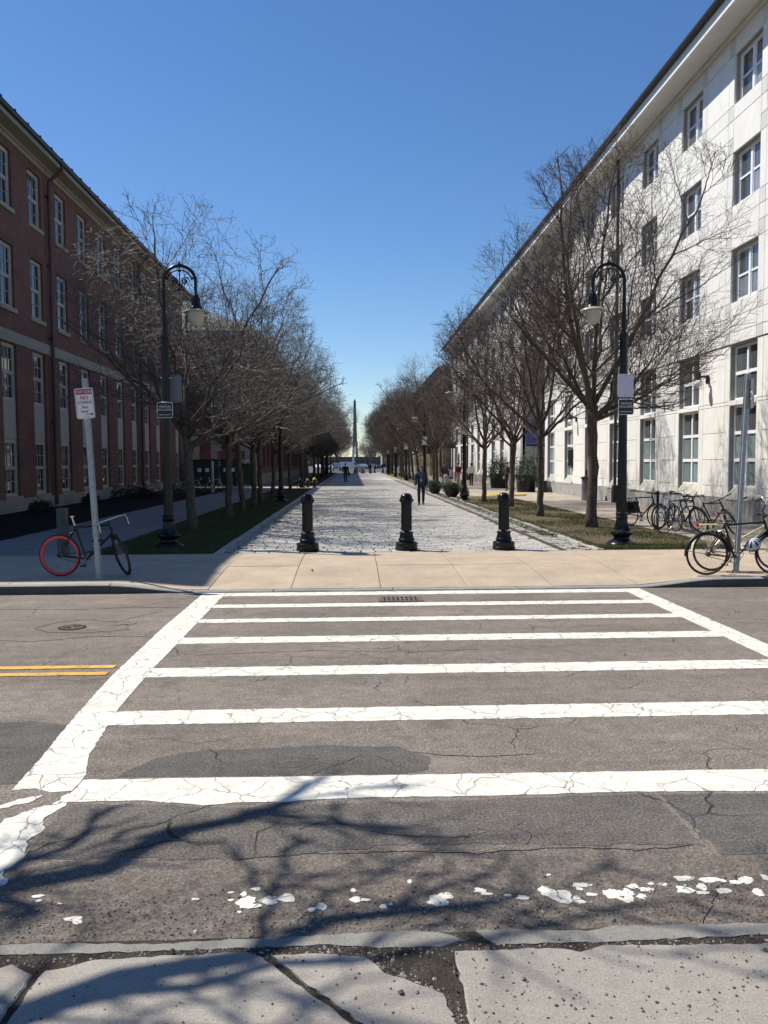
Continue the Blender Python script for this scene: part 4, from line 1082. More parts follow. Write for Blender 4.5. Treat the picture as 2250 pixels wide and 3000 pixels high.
# portal on its front wall
mb = MB(); X0 = QX-4.45
mb.box(X0-2.6, X0-2.15, QY-.35, QY-.02, .0, 3.6).box(X0-.45, X0, QY-.35, QY-.02, .0, 3.6).box(X0-2.75, X0+.15, QY-.4, QY-.02, 3.6, 3.95)
mb.add([(X0-2.6, QY-.3, 3.95), (X0, QY-.3, 3.95), (X0-1.3, QY-.3, 4.9), (X0-2.6, QY-.05, 3.95), (X0, QY-.05, 3.95), (X0-1.3, QY-.05, 4.9)], [(0, 1, 2), (3, 5, 4), (0, 2, 5, 3), (1, 4, 5, 2)])
part('portal', mb, m_trimL, b2)
dd = part('door', MB().box(X0-2.15, X0-.45, QY-.12, QY-.04, 0, 2.6), m_frameL, b2); part('handle', MB().box(X0-1.3, X0-1.25, QY-.16, QY-.12, 1.0, 1.2), m_blackm, dd)
mb = MB().box(X0-2.15, X0-.45, QY-.10, QY-.03, 2.7, 3.55); part('transom_window', mb, m_glassL, b2)

# ================================================================== STREET FURNITURE
# bollards
BP = [(.0, 0), (.225, 0), (.235, .02), (.235, .06), (.225, .075), (.225, .15), (.215, .165), (.16, .18), (.155, .20), (.17, .215), (.17, .235), (.15, .25), (.135, .31), (.132, .34), (.145, .35), (.145, .37), (.125, .385), (.113, .41), (.108, .96), (.118, .965), (.118, .985), (.135, .995), (.14, 1.02), (.138, 1.045), (.125, 1.06), (.123, 1.085), (.108, 1.125), (.075, 1.155), (.03, 1.17), (.0, 1.172)]
def bollard(x, y, label):
    t = thing('bollard', label, 'bollard', (x, y, 0), rng.uniform(0, 1), 'cast-iron bollards across the mall entrance')
    part('base', MB().lathe(BP[:17], 32), m_blackp, t, 32)
    part('shaft', MB().lathe([(.0, .38)]+BP[17:21]+[(0, .985)], 32), m_blackp, t, 32)
    mb = MB().lathe([(0, .984)]+BP[20:], 32)
    for k in range(8):
        a = k*PI/4; mb.ell((.137*math.cos(a), .137*math.sin(a), 1.02), (.02, .02, .018), 6, 4)
    part('cap', mb, m_blackp, t, 40)
bollard(-.92, 16.98, 'black cast-iron bollard, the left one of three at the mall entrance')
bollard(1.10, 16.98, 'black cast-iron bollard standing in the middle of the three at the mall entrance')
bollard(3.10, 16.95, 'black cast-iron bollard, the right one of three, by the sunny lawn')

# lamp posts
def make_lamp(label, x, y, side):
    t = thing('street_lamp', label, 'street lamp', (x, y, 0), 0 if side > 0 else PI, 'shepherd-crook street lamps along the mall')
    prof = [(0, -.02), (.31, -.02), (.315, .03), (.29, .06), (.22, .10), (.17, .13), (.165, .16), (.185, .19), (.235, .22), (.245, .25), (.235, .275), (.19, .30), (.165, .33), (.14, .40), (.122, .50), (.115, .56), (.13, .575), (.135, .60), (.118, .615), (.118, .64), (.13, .655), (.13, .68), (.108, .70)]
    part('base', MB().lathe(prof, 40, flute=.10, flz=(.3, .55)), m_blackp, t, 30)
    part('shaft', MB().lathe([(0, .68), (.102, .70), (.092, 2.2), (.082, 4.44), (.092, 4.45), (.092, 4.52), (.05, 4.54), (0, 4.54)], 32, flute=.09, flz=(.7, 2.4)), m_blackp, t, 30)
    r_ = .335; pts = [(0, 0, 4.52), (0, 0, 5.2), (0, 0, 5.64)]+[(r_-r_*math.cos(a), 0, 5.64+r_*math.sin(a)) for a in [PI*i/16 for i in range(1, 17)]]+[(2*r_, 0, 5.32)]
    part('arm', MB().tube(pts, [.046, .040, .036]+[.034]*17, 10), m_blackp, t, 60)
    mb = MB(); cx, cz = r_, 5.62
    def sp(pts, rr=.012): mb.tube([(cx+px, 0, cz+pz) for px, pz in pts], rr, 6)
    sp([(.25*math.cos(a), .06+.2*math.sin(a)) for a in [PI*i/14 for i in range(15)]], .013)
    for s_ in (-1, 1):
        sp([(s_*(.11+(.10-.012*i*.5)*math.cos(a)), .03+(.10-.012*i*.5)*math.sin(a)) for i, a in enumerate([2*PI*k/12 for k in range(15)])], .012)
        sp([(s_*(.11+.045*math.cos(a)), .03+.045*math.sin(a)) for a in [2*PI*k/10 for k in range(11)]], .010)
        sp([(s_*.02, -.03), (s_*.05, -.10), (s_*.01, -.15), (s_*.06, -.16)], .012)
        mb.ell((cx+s_*.27, 0, cz+.09), (.025, .02, .025), 8, 6); mb.ell((cx+s_*.07, 0, cz-.15), (.02, .018, .02), 8, 6)
        mb.ell((cx+s_*.11, 0, cz+.03), (.02, .016, .02), 8, 6)
    sp([(0, .33), (0, .12), (0, -.16)], .012)
    for z, q in ((.24, .028), (.17, .022), (.36, .024), (.40, .016)): mb.ell((cx, 0, cz+z), (q, q*.8, q), 8, 6)
    mb.box(cx-.045, cx+.045, -.012, .012, cz+.385, cz+.40); mb.ell((cx, 0, cz+.43), (.02, .02, .03), 8, 6)
    part('scrollwork', mb, m_blackp, t, 60)
    c = (2*r_, 0, 0)
    part('hood', MB().lathe([(0, 5.380), (.05, 5.370), (.07, 5.350), (.075, 5.310), (.095, 5.300), (.10, 5.180), (.11, 5.120), (.14, 5.090), (.15, 5.050), (0, 5.050)], 24, c), m_blackp, t, 35)
    part('shade', MB().lathe([(.13, 5.070), (.20, 5.045), (.27, 5.010), (.275, 4.995), (.20, 5.015), (.175, 5.010), (.172, 4.940), (.155, 4.840), (.12, 4.760), (.06, 4.710), (.0, 4.700)], 28, c), m_shade, t, 50)
    return t
L1 = make_lamp('black shepherd-crook lamp post on the shaded lawn at the near left', -3.96, 18.05, 1)
copy_thing(L1, (5.81, 17.75, 0), PI, 'black shepherd-crook lamp post on the sunny lawn at the near right')
lampY = [38.7, 60.3, 81, 101.5, 122, 143]
nm = ['second', 'third', 'fourth', 'fifth', 'sixth', 'seventh']
for i, y in enumerate(lampY):
    lb = lambda s: '%s black lamp post from the crosswalk in the %s row' % (nm[i], s)
    copy_thing(L1, (-3.3 if i == 0 else -3.7, y, 0), 0, lb('left')); copy_thing(L1, (5.25, y+.2, 0), PI, lb('right'))

def rrect(w_, h_, r_, n=5):
    p = []
    for cx, cz, a0 in ((w_/2-r_, h_/2-r_, 0), (-w_/2+r_, h_/2-r_, 90), (-w_/2+r_, -h_/2+r_, 180), (w_/2-r_, -h_/2+r_, 270)):
        for i in range(n+1):
            a = R(a0+90*i/n); p.append((cx+r_*math.cos(a), cz+r_*math.sin(a)))
    return p
def plate(mb, w_, h_, r_, y0, y1, mi=0, cx=0, cz=0):
    p = rrect(w_, h_, r_); n = len(p)
    v = [(x+cx, y0, z+cz) for x, z in p]+[(x+cx, y1, z+cz) for x, z in p]
    mb.add(v, [tuple(range(n)), tuple(range(2*n-1, n-1, -1))]+[((i+1) % n, i, n+i, n+(i+1) % n) for i in range(n)], mi)
def words(parent, txt, size, x, z, mat, y, bold=0.002, sx=1, name='lettering'):
    me = text_mesh(txt, size, bold=bold); me.materials.clear(); me.materials.append(mat); me.name = name
    o = link(name, me, parent, (x, y, z), (PI/2, 0, 0)); o.scale = (sx, 1, 1); return o
def sign_vehicles(x, y, z, label, lamp_rz=0):
    t = thing('street_sign', label, 'sign', (x, y, z), lamp_rz, 'small black signs on the lamp posts')
    mb = MB(); plate(mb, .33, .33, .035, -.006, 0); part('board', mb, m_signw, t)
    mb = MB(); plate(mb, .31, .31, .028, -.009, -.0055); part('black_face', mb, m_signk, t)
    words(t, 'VEHICLES', .058, 0, .055, m_signw, -.011, 0); words(t, 'EXCLUDED', .058, 0, -.012, m_signw, -.011, 0)
    mb = MB()
    for i in range(26): mb.box(-.125+i*.0098, -.125+i*.0098+.0065, -.012, -.009, -.105, -.093)
    part('fine_print', mb, m_signw, t)
    mb = MB()
    for zz in (.13, -.135): mb.lathe([(0, 0), (.008, 0), (.006, .004), (0, .004)], 8, (0, -.014, zz), axis='Y')
    part('bolt', mb, m_steel, t)
    mb = MB().tube([(.11*math.cos(a), .115+.11*math.sin(a), .17) for a in [2*PI*i/14 for i in range(14)]], .006, 5, closed=True); part('strap', mb, m_steel, t, 60)
sign_vehicles(-3.96, 17.92, 2.93, 'small black VEHICLES EXCLUDED sign on the left lamp post')
sign_vehicles(5.83, 17.62, 2.95, 'small black VEHICLES EXCLUDED sign below a blank plate on the right lamp post')
t = thing('blank_sign', 'blank pale lilac-white plate above the black sign on the right lamp post', 'sign', (5.81, 17.61, 3.40))
mb = MB(); plate(mb, .34, .49, .035, -.005, 0); part('board', mb, m_signv, t)
mb = MB()
for zz in (.2, -.2): mb.lathe([(0, 0), (.011, 0), (.009, .004), (0, .004)], 8, (0, -.009, zz), axis='Y')
part('bolt', mb, m_signk, t)
t = thing('street_sign', 'dull grey back of a sign strapped behind the left lamp post', 'sign', (-3.88, 18.22, 3.40))
mb = MB(); plate(mb, .44, .58, .035, 0, .006); part('board', mb, m_signback, t)
mb = MB().tube([(-.08+.12*math.cos(a), -.11+.12*math.sin(a), .22) for a in [2*PI*i/14 for i in range(14)]], .008, 5, closed=True); part('strap', mb, m_steel, t, 60)
for i, y in enumerate(lampY[:5]):
    t = thing('blank_sign', 'white plate facing the crosswalk on the %s right-hand lamp post' % nm[i], 'sign', (5.25, y+.08, 3.35), 0, 'white plates on the farther right lamp posts')
    mb = MB(); plate(mb, .34, .60, .03, -.006, 0); part('board', mb, m_signw, t); part('strap', MB().box(-.11, .11, 0, .02, -.02, .02), m_steel, t)
# tow zone sign on its leaning pole
def sign_pole(label, x, y, lean, H):
    t = thing('sign_pole', label, 'sign post', (x, y, -.02)); t.rotation_euler = lean
    mb = MB(); h = H; w_ = .032
    for a, b, c, d in ((-w_, w_, -.004, .004), (-w_, -w_+.008, .004, .034), (w_-.008, w_, .004, .034), (-w_-.018, -w_+.002, .028, .034), (w_-.002, w_+.018, .028, .034)): mb.box(a, b, c, d, 0, h)
    part('post', mb, m_steel, t)
    mb = MB()
    for i in range(int(h/.15)): mb.lathe([(0, 0), (.007, 0), (.007, .002), (0, .002)], 6, (0, -.006, .1+i*.15), axis='Y')
    part('punched_holes', mb, m_signk, t)
    mb = MB().box(-.06, .06, -.03, .05, .0, .05); part('foot', mb, m_steel, t)
    return t
pl = sign_pole('leaning galvanised sign post standing behind the red-rimmed bicycle', -4.01, 13.21, (R(-1), R(-2.9), 0), 3.16)
t = thing('tow_zone_sign', 'red and white TOW ZONE NO STOPPING fire lane sign on the leaning left post', 'sign', (-4.152, 13.205, 2.74)); t.rotation_euler = (0, R(-4.0), 0)
mb = MB(); plate(mb, .285, .47, .03, -.004, 0); part('board', mb, m_signw, t)
mb = MB(); plate(mb, .262, .083, .02, -.0065, -.0035, cz=.180); part('red_band', mb, m_signr, t)
mb = MB()
mb.box(-.132, -.127, -.006, -.0038, -.20, .14).box(.127, .132, -.006, -.0038, -.20, .14)
for s_ in (-1, 1): mb.tube([(s_*(.1295-.03*(1-math.cos(a))), -.005, -.20-.02*math.sin(a)) for a in [PI/2*i/5 for i in range(6)]], .0022, 4)
part('border_line', mb, m_signr, t)
words(t, 'TOW ZONE', .062, 0, .158, m_signw, -.0085, .0004, .86)
words(t, 'NO', .078, 0, .062, m_signr, -.0055, .001); words(t, 'STOPPING', .056, 0, -.005, m_signr, -.0055, .0004, .86)
words(t, 'Fire', .060, 0, -.078, m_signr, -.0055, .001); words(t, 'Lane', .060, -.012, -.142, m_signr, -.0055, .001)
mb = MB().box(-.0, .088, -.008, -.004, -.176, -.168); mb.add([(.083, -.008, -.150), (.083, -.008, -.194), (.120, -.008, -.172), (.083, -.004, -.150), (.083, -.004, -.194), (.120, -.004, -.172)], [(0, 1, 2), (3, 5, 4), (0, 2, 5, 3), (1, 4, 5, 2), (0, 3, 4, 1)])
mb.box(-.03, .06, -.007, -.004, -.218, -.212); part('arrow', mb, m_signk, t)
pr = sign_pole('leaning grey sign post at the right behind the locked bicycles', 6.16, 13.07, (R(-.5), R(2.6), R(4)), 3.2)
t = thing('edge_on_sign', 'sign seen nearly edge-on at the top of the right leaning post', 'sign', (6.315, 13.03, 2.85)); t.rotation_euler = (0, R(2.6), R(79))
mb = MB(); plate(mb, .30, .46, .03, -.004, 0); part('board', mb, m_signback, t)
mb = MB(); mb.tube([(.06*math.cos(a), -.008, -.02+.06*math.sin(a)) for a in [R(40)+PI*1.4*i/8 for i in range(9)]], .012, 5); mb.box(-.02, .07, -.012, -.005, -.13, -.115); part('marking', mb, m_signw, t)
# granite post behind the left bicycle
t = link('stone_post', MB().prism([(-.085, -.085), (.085, -.085), (.09, .08), (-.08, .09)], -.05, .95).mesh('stone_post', mat_stone('mossy_granite', (.10, .098, .085), gr=.4)), None, (-5.63, 16.35, 0)); tag(t, 'rough dark granite post behind the rear wheel of the red-rimmed bicycle', 'post')

# ================================================================== BICYCLES
def circ(c, r_, n, ax='Y'):
    return [(c[0]+r_*math.cos(2*PI*i/n), c[1], c[2]+r_*math.sin(2*PI*i/n)) for i in range(n)]
def bicycle(label, loc, rz, steer=0., frame=None, bar='flat', saddle=None, rim=None, rimw=.012, tyre=.018, lean=0., fender=None, rack=None, basket=False, step=False, grips=None, seatpost=True, pannier=False, spokes=20, stem=None, r=.335, group='parked bicycles', wb=1.02):
    t = thing('bicycle', label, 'bicycle', loc, rz, group); t.rotation_euler = (lean, 0, rz)
    frame = frame or m_blackm; rim = rim or m_steel; stem = stem or m_blackm
    ht = Vector((wb-.19, 0, .86)); hb = Vector((wb-.135, 0, .70)); bb = Vector((.43, 0, .28)); stt = Vector((.26, 0, .82 if not step else .66)); ra = Vector((0, 0, r)); fa_ = Vector((wb, 0, r))
    mb = MB(); tr = .017
    mb.tube([stt, bb], tr, 8).tube([bb, hb], tr*1.15, 8)
    if step: mb.tube([stt*.35+bb*.65+Vector((0, 0, .05)), hb+Vector((.0, 0, .06))], tr, 8)
    else: mb.tube([stt-Vector((0, 0, .03)), ht-Vector((0, 0, .03))], tr, 8)
    mb.tube([hb, ht], tr*1.2, 8)
    for s_ in (-1, 1):
        mb.tube([stt+Vector((0, s_*.02, -.05)), ra+Vector((0, s_*.06, 0))], .009, 6).tube([bb+Vector((0, s_*.03, 0)), ra+Vector((0, s_*.06, 0))], .010, 6)
    part('frame', mb, frame, t, 50)
    def wheel(c, mtx=None):
        rb = MB(); n = 36
        rb.tube(circ(c, r-tyre-rimw*.6, n), rimw*.62, 6, closed=True)
        if rimw > .02:
            for yy in (-.011, .011):
                o = len(rb.v); rb.v += [(c[0]+q*math.cos(2*PI*i/n), c[1]+yy, c[2]+q*math.sin(2*PI*i/n)) for q in (r-tyre*1.6, r-tyre*1.6-rimw) for i in range(n)]
                fs = [(o+i, o+(i+1) % n, o+n+(i+1) % n, o+n+i) for i in range(n)]; rb.f += fs; rb.m += [0]*n
        tb = MB().tube(circ(c, r-tyre, n), tyre, 8, closed=True)
        sb = MB()
        for i in range(spokes):
            a = 2*PI*i/spokes+.05; a2 = a+(.6 if i % 2 else -.6); yy = .025 if i % 4 < 2 else -.025
            p0 = Vector((c[0]+.022*math.cos(a2), yy, c[2]+.022*math.sin(a2))); p1 = Vector((c[0]+(r-tyre-rimw)*math.cos(a), 0, c[2]+(r-tyre-rimw)*math.sin(a))); sb.tube([p0, p1], .0013, 3, cap=False)
        hb_ = MB().lathe([(0, -.06), (.012, -.06), (.012, -.035), (.026, -.03), (.026, -.026), (.015, -.02), (.015, .02), (.026, .026), (.026, .03), (.012, .035), (.012, .06), (0, .06)], 10, c, axis='Y')
        if mtx is not None:
            for q in (rb, tb, sb, hb_): q.xf(mtx)
        w_ = part('wheel', rb, rim, t, 60); part('tyre', tb, m_rubber, w_, 60); part('spokes', sb, m_steel, w_); part('hub', hb_, m_steel, w_, 40)
        return w_
    wheel((0, 0, r))
    ax = (ht-hb).normalized(); S = Matrix.Translation(hb) @ Matrix.Rotation(steer, 4, ax) @ Matrix.Translation(-hb)
    wheel((wb, 0, r), S)
    mb = MB(); cr = hb-Vector((-.01, 0, .045))
    for s_ in (-1, 1): mb.tube([cr+Vector((0, s_*.045, 0)), cr+Vector((.07, s_*.05, -.12)), fa_+Vector((0, s_*.055, 0))], [.013, .012, .008], 6)
    mb.tube([cr+Vector((0, -.05, 0)), cr+Vector((0, .05, 0))], .014, 6); mb.tube([hb+ax*-.04, hb], .017, 8)
    part('fork', mb.xf(S), frame, t, 50)
    # bars in the frame of the head tube, then steered
    top = ht+ax*.06; mb = MB(); gb = MB()
    sb_ = MB().tube([ht, top], .013, 8)
    if bar == 'flat':
        c = top+Vector((.07, 0, .02)); sb_.tube([top, c], .014, 6)
        mb.tube([c+Vector((-.03, -.30, .01)), c+Vector((0, -.1, 0)), c, c+Vector((0, .1, 0)), c+Vector((-.03, .30, .01))], .011, 6)
        for s_ in (-1, 1): gb.tube([c+Vector((-.018, s_*.19, .006)), c+Vector((-.032, s_*.31, .011))], .017, 8); mb.tube([c+Vector((.0, s_*.17, 0)), c+Vector((.05, s_*.2, -.03)), c+Vector((.03, s_*.29, -.04))], .005, 4)
    elif bar == 'bull':
        c = top+Vector((.06, 0, .01)); sb_.tube([top, c], .014, 6)
        for s_ in (-1, 1): mb.tube([c, c+Vector((0, s_*.18, 0)), c+Vector((.03, s_*.21, .0)), c+Vector((.12, s_*.215, .02)), c+Vector((.19, s_*.21, .06))], .012, 6); mb.tube([c+Vector((.17, s_*.21, .05)), c+Vector((.22, s_*.225, .0)), c+Vector((.20, s_*.23, -.07)), c+Vector((.22, s_*.23, -.11))], .006, 5)
    elif bar == 'drop':
        c = top+Vector((.09, 0, .01)); sb_.tube([top, c], .014, 6)
        for s_ in (-1, 1): mb.tube([c, c+Vector((0, s_*.17, 0)), c+Vector((.03, s_*.2, .0))], .012, 6); gb.tube([c+Vector((.0, s_*.19, .0)), c+Vector((.07, s_*.205, -.01)), c+Vector((.10, s_*.21, -.06)), c+Vector((.08, s_*.215, -.12)), c+Vector((.0, s_*.22, -.14))], .015, 7); mb.tube([c+Vector((.09, s_*.21, .02)), c+Vector((.13, s_*.21, -.06))], .01, 5)
    elif bar == 'cruiser':
        c = top+Vector((.03, 0, .16)); sb_.tube([top, top+Vector((-.02, 0, .06)), c], .012, 6)
        for s_ in (-1, 1): mb.tube([c, c+Vector((.03, s_*.08, .04)), c+Vector((.02, s_*.22, .13)), c+Vector((-.10, s_*.28, .13)), c+Vector((-.30, s_*.30, .08))], .011, 7); gb.tube([c+Vector((-.19, s_*.29, .108)), c+Vector((-.31, s_*.301, .078))], .018, 8)
    part('stem', sb_.xf(S), stem, t, 50)
    h_ = part('handlebar', mb.xf(S), m_chrome if bar in ('bull', 'cruiser') else m_blackm, t, 60)
    if gb.v: part('grip', gb.xf(S), grips or m_rubber, h_, 60)
    dS = (stt-bb).normalized()
    if seatpost:
        sp_ = stt+dS*.14
        part('seatpost', MB().tube([stt-dS*.02, sp_], .0135, 8).box(sp_.x-.02, sp_.x+.03, -.02, .02, sp_.z-.0, sp_.z+.02), m_chrome, t, 50)
        if saddle is not None:
            mb = MB(); n = 10; prof = [(-.13, .06, .0), (-.11, .075, .015), (-.05, .07, .02), (.0, .045, .018), (.06, .027, .015), (.13, .02, .008), (.15, .006, -.01)]
            vs = []
            for x, w_, z in prof:
                for k in range(n): a = PI*k/(n-1); vs.append((sp_.x+x, w_*math.cos(a), sp_.z+.03+z-.03+.03*math.sin(a)+.0))
            fs = [(i*n+k, (i+1)*n+k, (i+1)*n+k+1, i*n+k+1) for i in range(len(prof)-1) for k in range(n-1)]+[tuple(range(n)), tuple(range(len(vs)-1, len(vs)-n-1, -1))]+[(i*n, i*n+n-1, (i+1)*n+n-1, (i+1)*n) for i in range(len(prof)-1)]
            mb.add(vs, fs); part('saddle', mb, saddle, t, 50)
    # cranks and chain
    mb = MB().tube([(bb.x+.085*math.cos(2*PI*i/20), -.047, bb.z+.085*math.sin(2*PI*i/20)) for i in range(20)], .004, 5, closed=True)
    for q in range(5): mb.tube([(bb.x, -.047, bb.z), (bb.x+.083*math.cos(q*1.2566), -.047, bb.z+.083*math.sin(q*1.2566))], .004, 4)
    mb.tube([bb+Vector((0, -.065, 0)), bb+Vector((.10, -.065, .13))], .011, 6).tube([bb+Vector((0, .06, 0)), bb+Vector((-.10, .06, -.13))], .011, 6); mb.tube([bb+Vector((0, -.065, 0)), bb+Vector((0, .06, 0))], .015, 8)
    cs = part('crankset', mb, m_crank, t, 50)
    for s_, dx, dz in ((-1, .10, .13), (1, -.10, -.13)):
        c = bb+Vector((dx, s_*.11, dz)); part('pedal', MB().box(c.x-.04, c.x+.04, c.y-.04, c.y+.04, c.z-.011, c.z+.011), m_rubber, cs)
    mb = MB().tube([(0, -.047, r+.035), tuple(bb+Vector((0, -.0, .086))+Vector((0, -.047, 0)))], .004, 4).tube([(0, -.047, r-.035), tuple(bb+Vector((0, -.047, -.086)))], .004, 4).lathe([(0, -.052), (.035, -.052), (.035, -.042), (0, -.042)], 12, (0, 0, r), axis='Y'); part('chain', mb, m_blackm, t)
    mb = MB().tube([stt+Vector((-.02, -.03, -.09)), stt+Vector((-.07, -.03, -.12)), stt+Vector((-.09, .0, -.12))], .007, 5); part('rear_brake', mb, m_chrome, t, 50)
    mb = MB().tube([tuple(S @ (top+Vector((.08, -.12, .01)))), tuple(S @ (top+Vector((.16, -.05, -.02)))), tuple(hb+Vector((.03, .0, .05))), tuple(stt+Vector((.2, 0, -.02)))], .0028, 4); part('brake_cable', mb, m_blackm, t)
    if fender:
        for c, a0, a1, mt in (((0, 0, r), 5, 185, None), ((wb, 0, r), -10 if True else 0, 150, S)):
            mb = MB(); n = 20; vs = []
            for i in range(n+1):
                a = R(a0+(a1-a0)*i/n)
                for q, dr in ((-.028, -.012), (-.016, .003), (0, .008), (.016, .003), (.028, -.012)): vs.append((c[0]+(r+.018+dr)*math.cos(a), q, c[2]+(r+.018+dr)*math.sin(a)))
            mb.add(vs, [(i*5+k, i*5+k+1, (i+1)*5+k+1, (i+1)*5+k) for i in range(n) for k in range(4)])
            if mt is not None: mb.xf(mt)
            fo = part('mudguard', mb, fender, t, 60)
            mb = MB()
            for s_ in (-1, 1): mb.tube([(c[0], s_*.06, c[2]), (c[0]+(r+.015)*math.cos(R(a1-15)), s_*.026, c[2]+(r+.015)*math.sin(R(a1-15)))], .003, 4)
            if mt is not None: mb.xf(mt)
            part('stay', mb, m_steel, fo)
    if rack:
        z = 2*r+.10; mb = MB()
        for s_ in (-1, 1): mb.tube([(.20, s_*.04, z+.02), (.10, s_*.06, z), (-.22, s_*.06, z), (-.24, 0, z)], .008, 6).tube([(-.08, s_*.065, z), (0, s_*.07, r)], .007, 5).tube([(-.18, s_*.065, z), (0, s_*.07, r)], .007, 5).tube([(.03, s_*.065, z), (0, s_*.07, r)], .007, 5)
        for x in (-.16, -.06, .04): mb.tube([(x, -.06, z), (x, .06, z)], .006, 5)
        mb.box(-.2, .08, -.045, .045, z+.002, z+.012); part('rack', mb, rack, t, 50)
        part('rear_light', MB().box(-.275, -.235, -.035, .035, z-.03, z+.02), M('red_reflector', (.5, .015, .012), .3, .1, 5), t)
    if pannier:
        z = 2*r+.02
        part('pannier', MB().box(-.28, .12, .09, .26, z-.34, z-.02).box(-.26, .10, -.24, -.09, z-.33, z-.02), m_blackm, t)
    if basket:
        mb = MB(); c = Vector((wb-.02, 0, 0)); z0, z1 = .70, .93
        def ring(z, a, b): mb.tube([(c.x-.0+a*sx_+.06, b*sy_, z) for sx_, sy_ in ((-1, -1), (1, -1), (1, 1), (-1, 1))], .004, 4, closed=True)
        for k in range(5): f_ = k/4; ring(z0+(z1-z0)*f_, .10+.03*f_, .14+.03*f_)
        for k in range(7):
            for s_ in (-1, 1): u = -1+2*k/6; mb.tube([(c.x+.06+u*.10, s_*.14, z0), (c.x+.06+u*.13, s_*.17, z1)], .003, 3).tube([(c.x+.06+s_*.10, u*.14, z0), (c.x+.06+s_*.13, u*.17, z1)], .003, 3)
        for k in range(5): mb.tube([(c.x+.06-.1+.05*k, -.14, z0), (c.x+.06-.1+.05*k, .14, z0)], .003, 3)
        part('basket', mb.xf(S), m_steel, t)
    return t
m_crank = M('crank_grey', (.16, .16, .16), .45, .1, 5, metal=.3)
m_shell = M('silver_helmet_shell', (.50, .50, .51), .35, .1, 6)
m_redrim = M('coral_red_rim', (.72, .06, .07), .4, .05, 5)
m_cream = M('cream_enamel', (.68, .60, .32), .35, .08, 6)
m_brownl = M('brown_leather', (.07, .028, .02), .4, .2, 10)
m_tan = M('tan_tyre', (.2, .13, .07), .8, .2, 20)
bicycle('black single-speed bicycle with a coral-red rear rim and no saddle, locked to the left post', (-4.69, 13.48, 0), R(-4), steer=R(-54), frame=m_blackm, bar='bull', rim=m_redrim, rimw=.036, tyre=.016, r=.34, spokes=24, wb=1.0, lean=R(2))
bk = [o for o in scene.objects if o.name.startswith('wheel')]
# front rim of that bicycle is black
bk[1].data = bk[1].data.copy(); bk[1].data.materials[0] = m_blackm; bk[1]['label'] = 'black front wheel'; bk[0]['label'] = 'rear wheel with coral-red deep rim'
t = thing('bicycle_lock', 'black U-lock on the leaning left post by the bicycle', 'lock', (-4.03, 13.25, .62)); mb = MB().tube([(-.05, .0, -.02), (-.04, .0, .16), (0, .0, .20), (.05, 0, .17), (.06, 0, -.02)], .008, 6); part('shackle', mb, m_blackm, t, 60); part('crossbar', MB().box(-.08, .09, -.018, .018, -.05, -.01), m_blackm, t)
bicycle('black city bicycle with mudguards and brown saddle at the near right kerb', (5.56, 12.83, 0), R(-1), steer=R(4), frame=m_blackm, bar='flat', saddle=m_brownl, rim=m_steel, fender=m_blackm, r=.335, tyre=.019, spokes=32, lean=R(1), wb=1.08)
bicycle('cream step-through bicycle with rear rack and basket behind the black city bicycle', (5.86, 13.32, 0), R(3), steer=R(-6), frame=m_cream, bar='cruiser', saddle=m_brownl, rim=m_steel, fender=m_cream, rack=m_cream, basket=True, step=True, grips=m_brownl, r=.33, tyre=.02, spokes=32, lean=R(-2), wb=1.10)
# helmet hanging on the black bicycle
t = thing('bicycle_helmet', 'silver and black vented helmet hanging on the black city bicycle', 'helmet', (6.22, 12.68, .50)); t.rotation_euler = (R(18), R(-25), R(12))
mb = MB(); seg, rg = 22, 9; vs = []
for i in range(rg+1):
    th_ = PI*.56*i/rg
    for k in range(seg):
        a = 2*PI*k/seg; rr = 1+.05*math.cos(4*a+.3)
        vs.append((.135*math.sin(th_)*math.cos(a)*rr, .10*math.sin(th_)*math.sin(a)*rr, .11*math.cos(th_)-.02))
fs = [(i*seg+k, i*seg+(k+1) % seg, (i+1)*seg+(k+1) % seg, (i+1)*seg+k) for i in range(rg) for k in range(seg) if not (2 <= i <= 6 and k % 3 == 1)]
mb.add(vs, fs); part('shell', mb, m_shell, t, 40)
part('liner', MB().ell((0, 0, -.022), (.126, .092, .10), 18, 10), m_blackm, t, 60)
part('strap', MB().tube([(-.08, .07, -.04), (-.05, .03, -.16), (0, 0, -.19), (.04, -.03, -.16), (.06, -.08, -.04)], .006, 4), m_blackm, t)
# rack with the group on the right footpath
t = thing('bike_rack', 'black post of the bicycle rack among the bikes on the right footpath', 'bike rack', (8.08, 21.75, 0)); part('post', MB().tube([(0, 0, 0), (0, 0, .98)], .035, 10).ell((0, 0, .98), (.045, .045, .03), 10, 6), m_blackm, t, 50); part('foot', MB().lathe([(0, 0), (.10, 0), (.10, .012), (.04, .03), (0, .03)], 14), m_blackm, t, 40)
m_silverf = M('silver_frame', (.55, .56, .56), .35, .1, 5, metal=.4); m_bluef = M('steel_blue_frame', (.10, .14, .21), .4, .1, 5, metal=.2); m_maroon = M('maroon_frame', (.06, .012, .018), .4, .1, 5)
G2 = 'bicycles locked together by the right facade'
bicycle('dark bicycle with black rear panniers at the far end of the right rack', (7.72, 22.9, 0), R(-62), steer=R(14), frame=m_blackm, bar='flat', saddle=m_rubber, pannier=True, rack=m_blackm, group=G2, lean=R(3), spokes=16)
bicycle('silver mountain bicycle leaning on the black rack post', (8.62, 22.3, 0), R(-128), steer=R(-18), frame=m_silverf, bar='flat', saddle=m_rubber, group=G2, tyre=.024, lean=R(-6), spokes=16)
bicycle('steel-blue racing bicycle with drop handlebars nearest the lawn', (7.72, 20.3, 0), R(28), steer=R(-40), frame=m_bluef, bar='drop', saddle=None, group=G2, tyre=.014, lean=R(-7), spokes=20, rim=m_chrome)
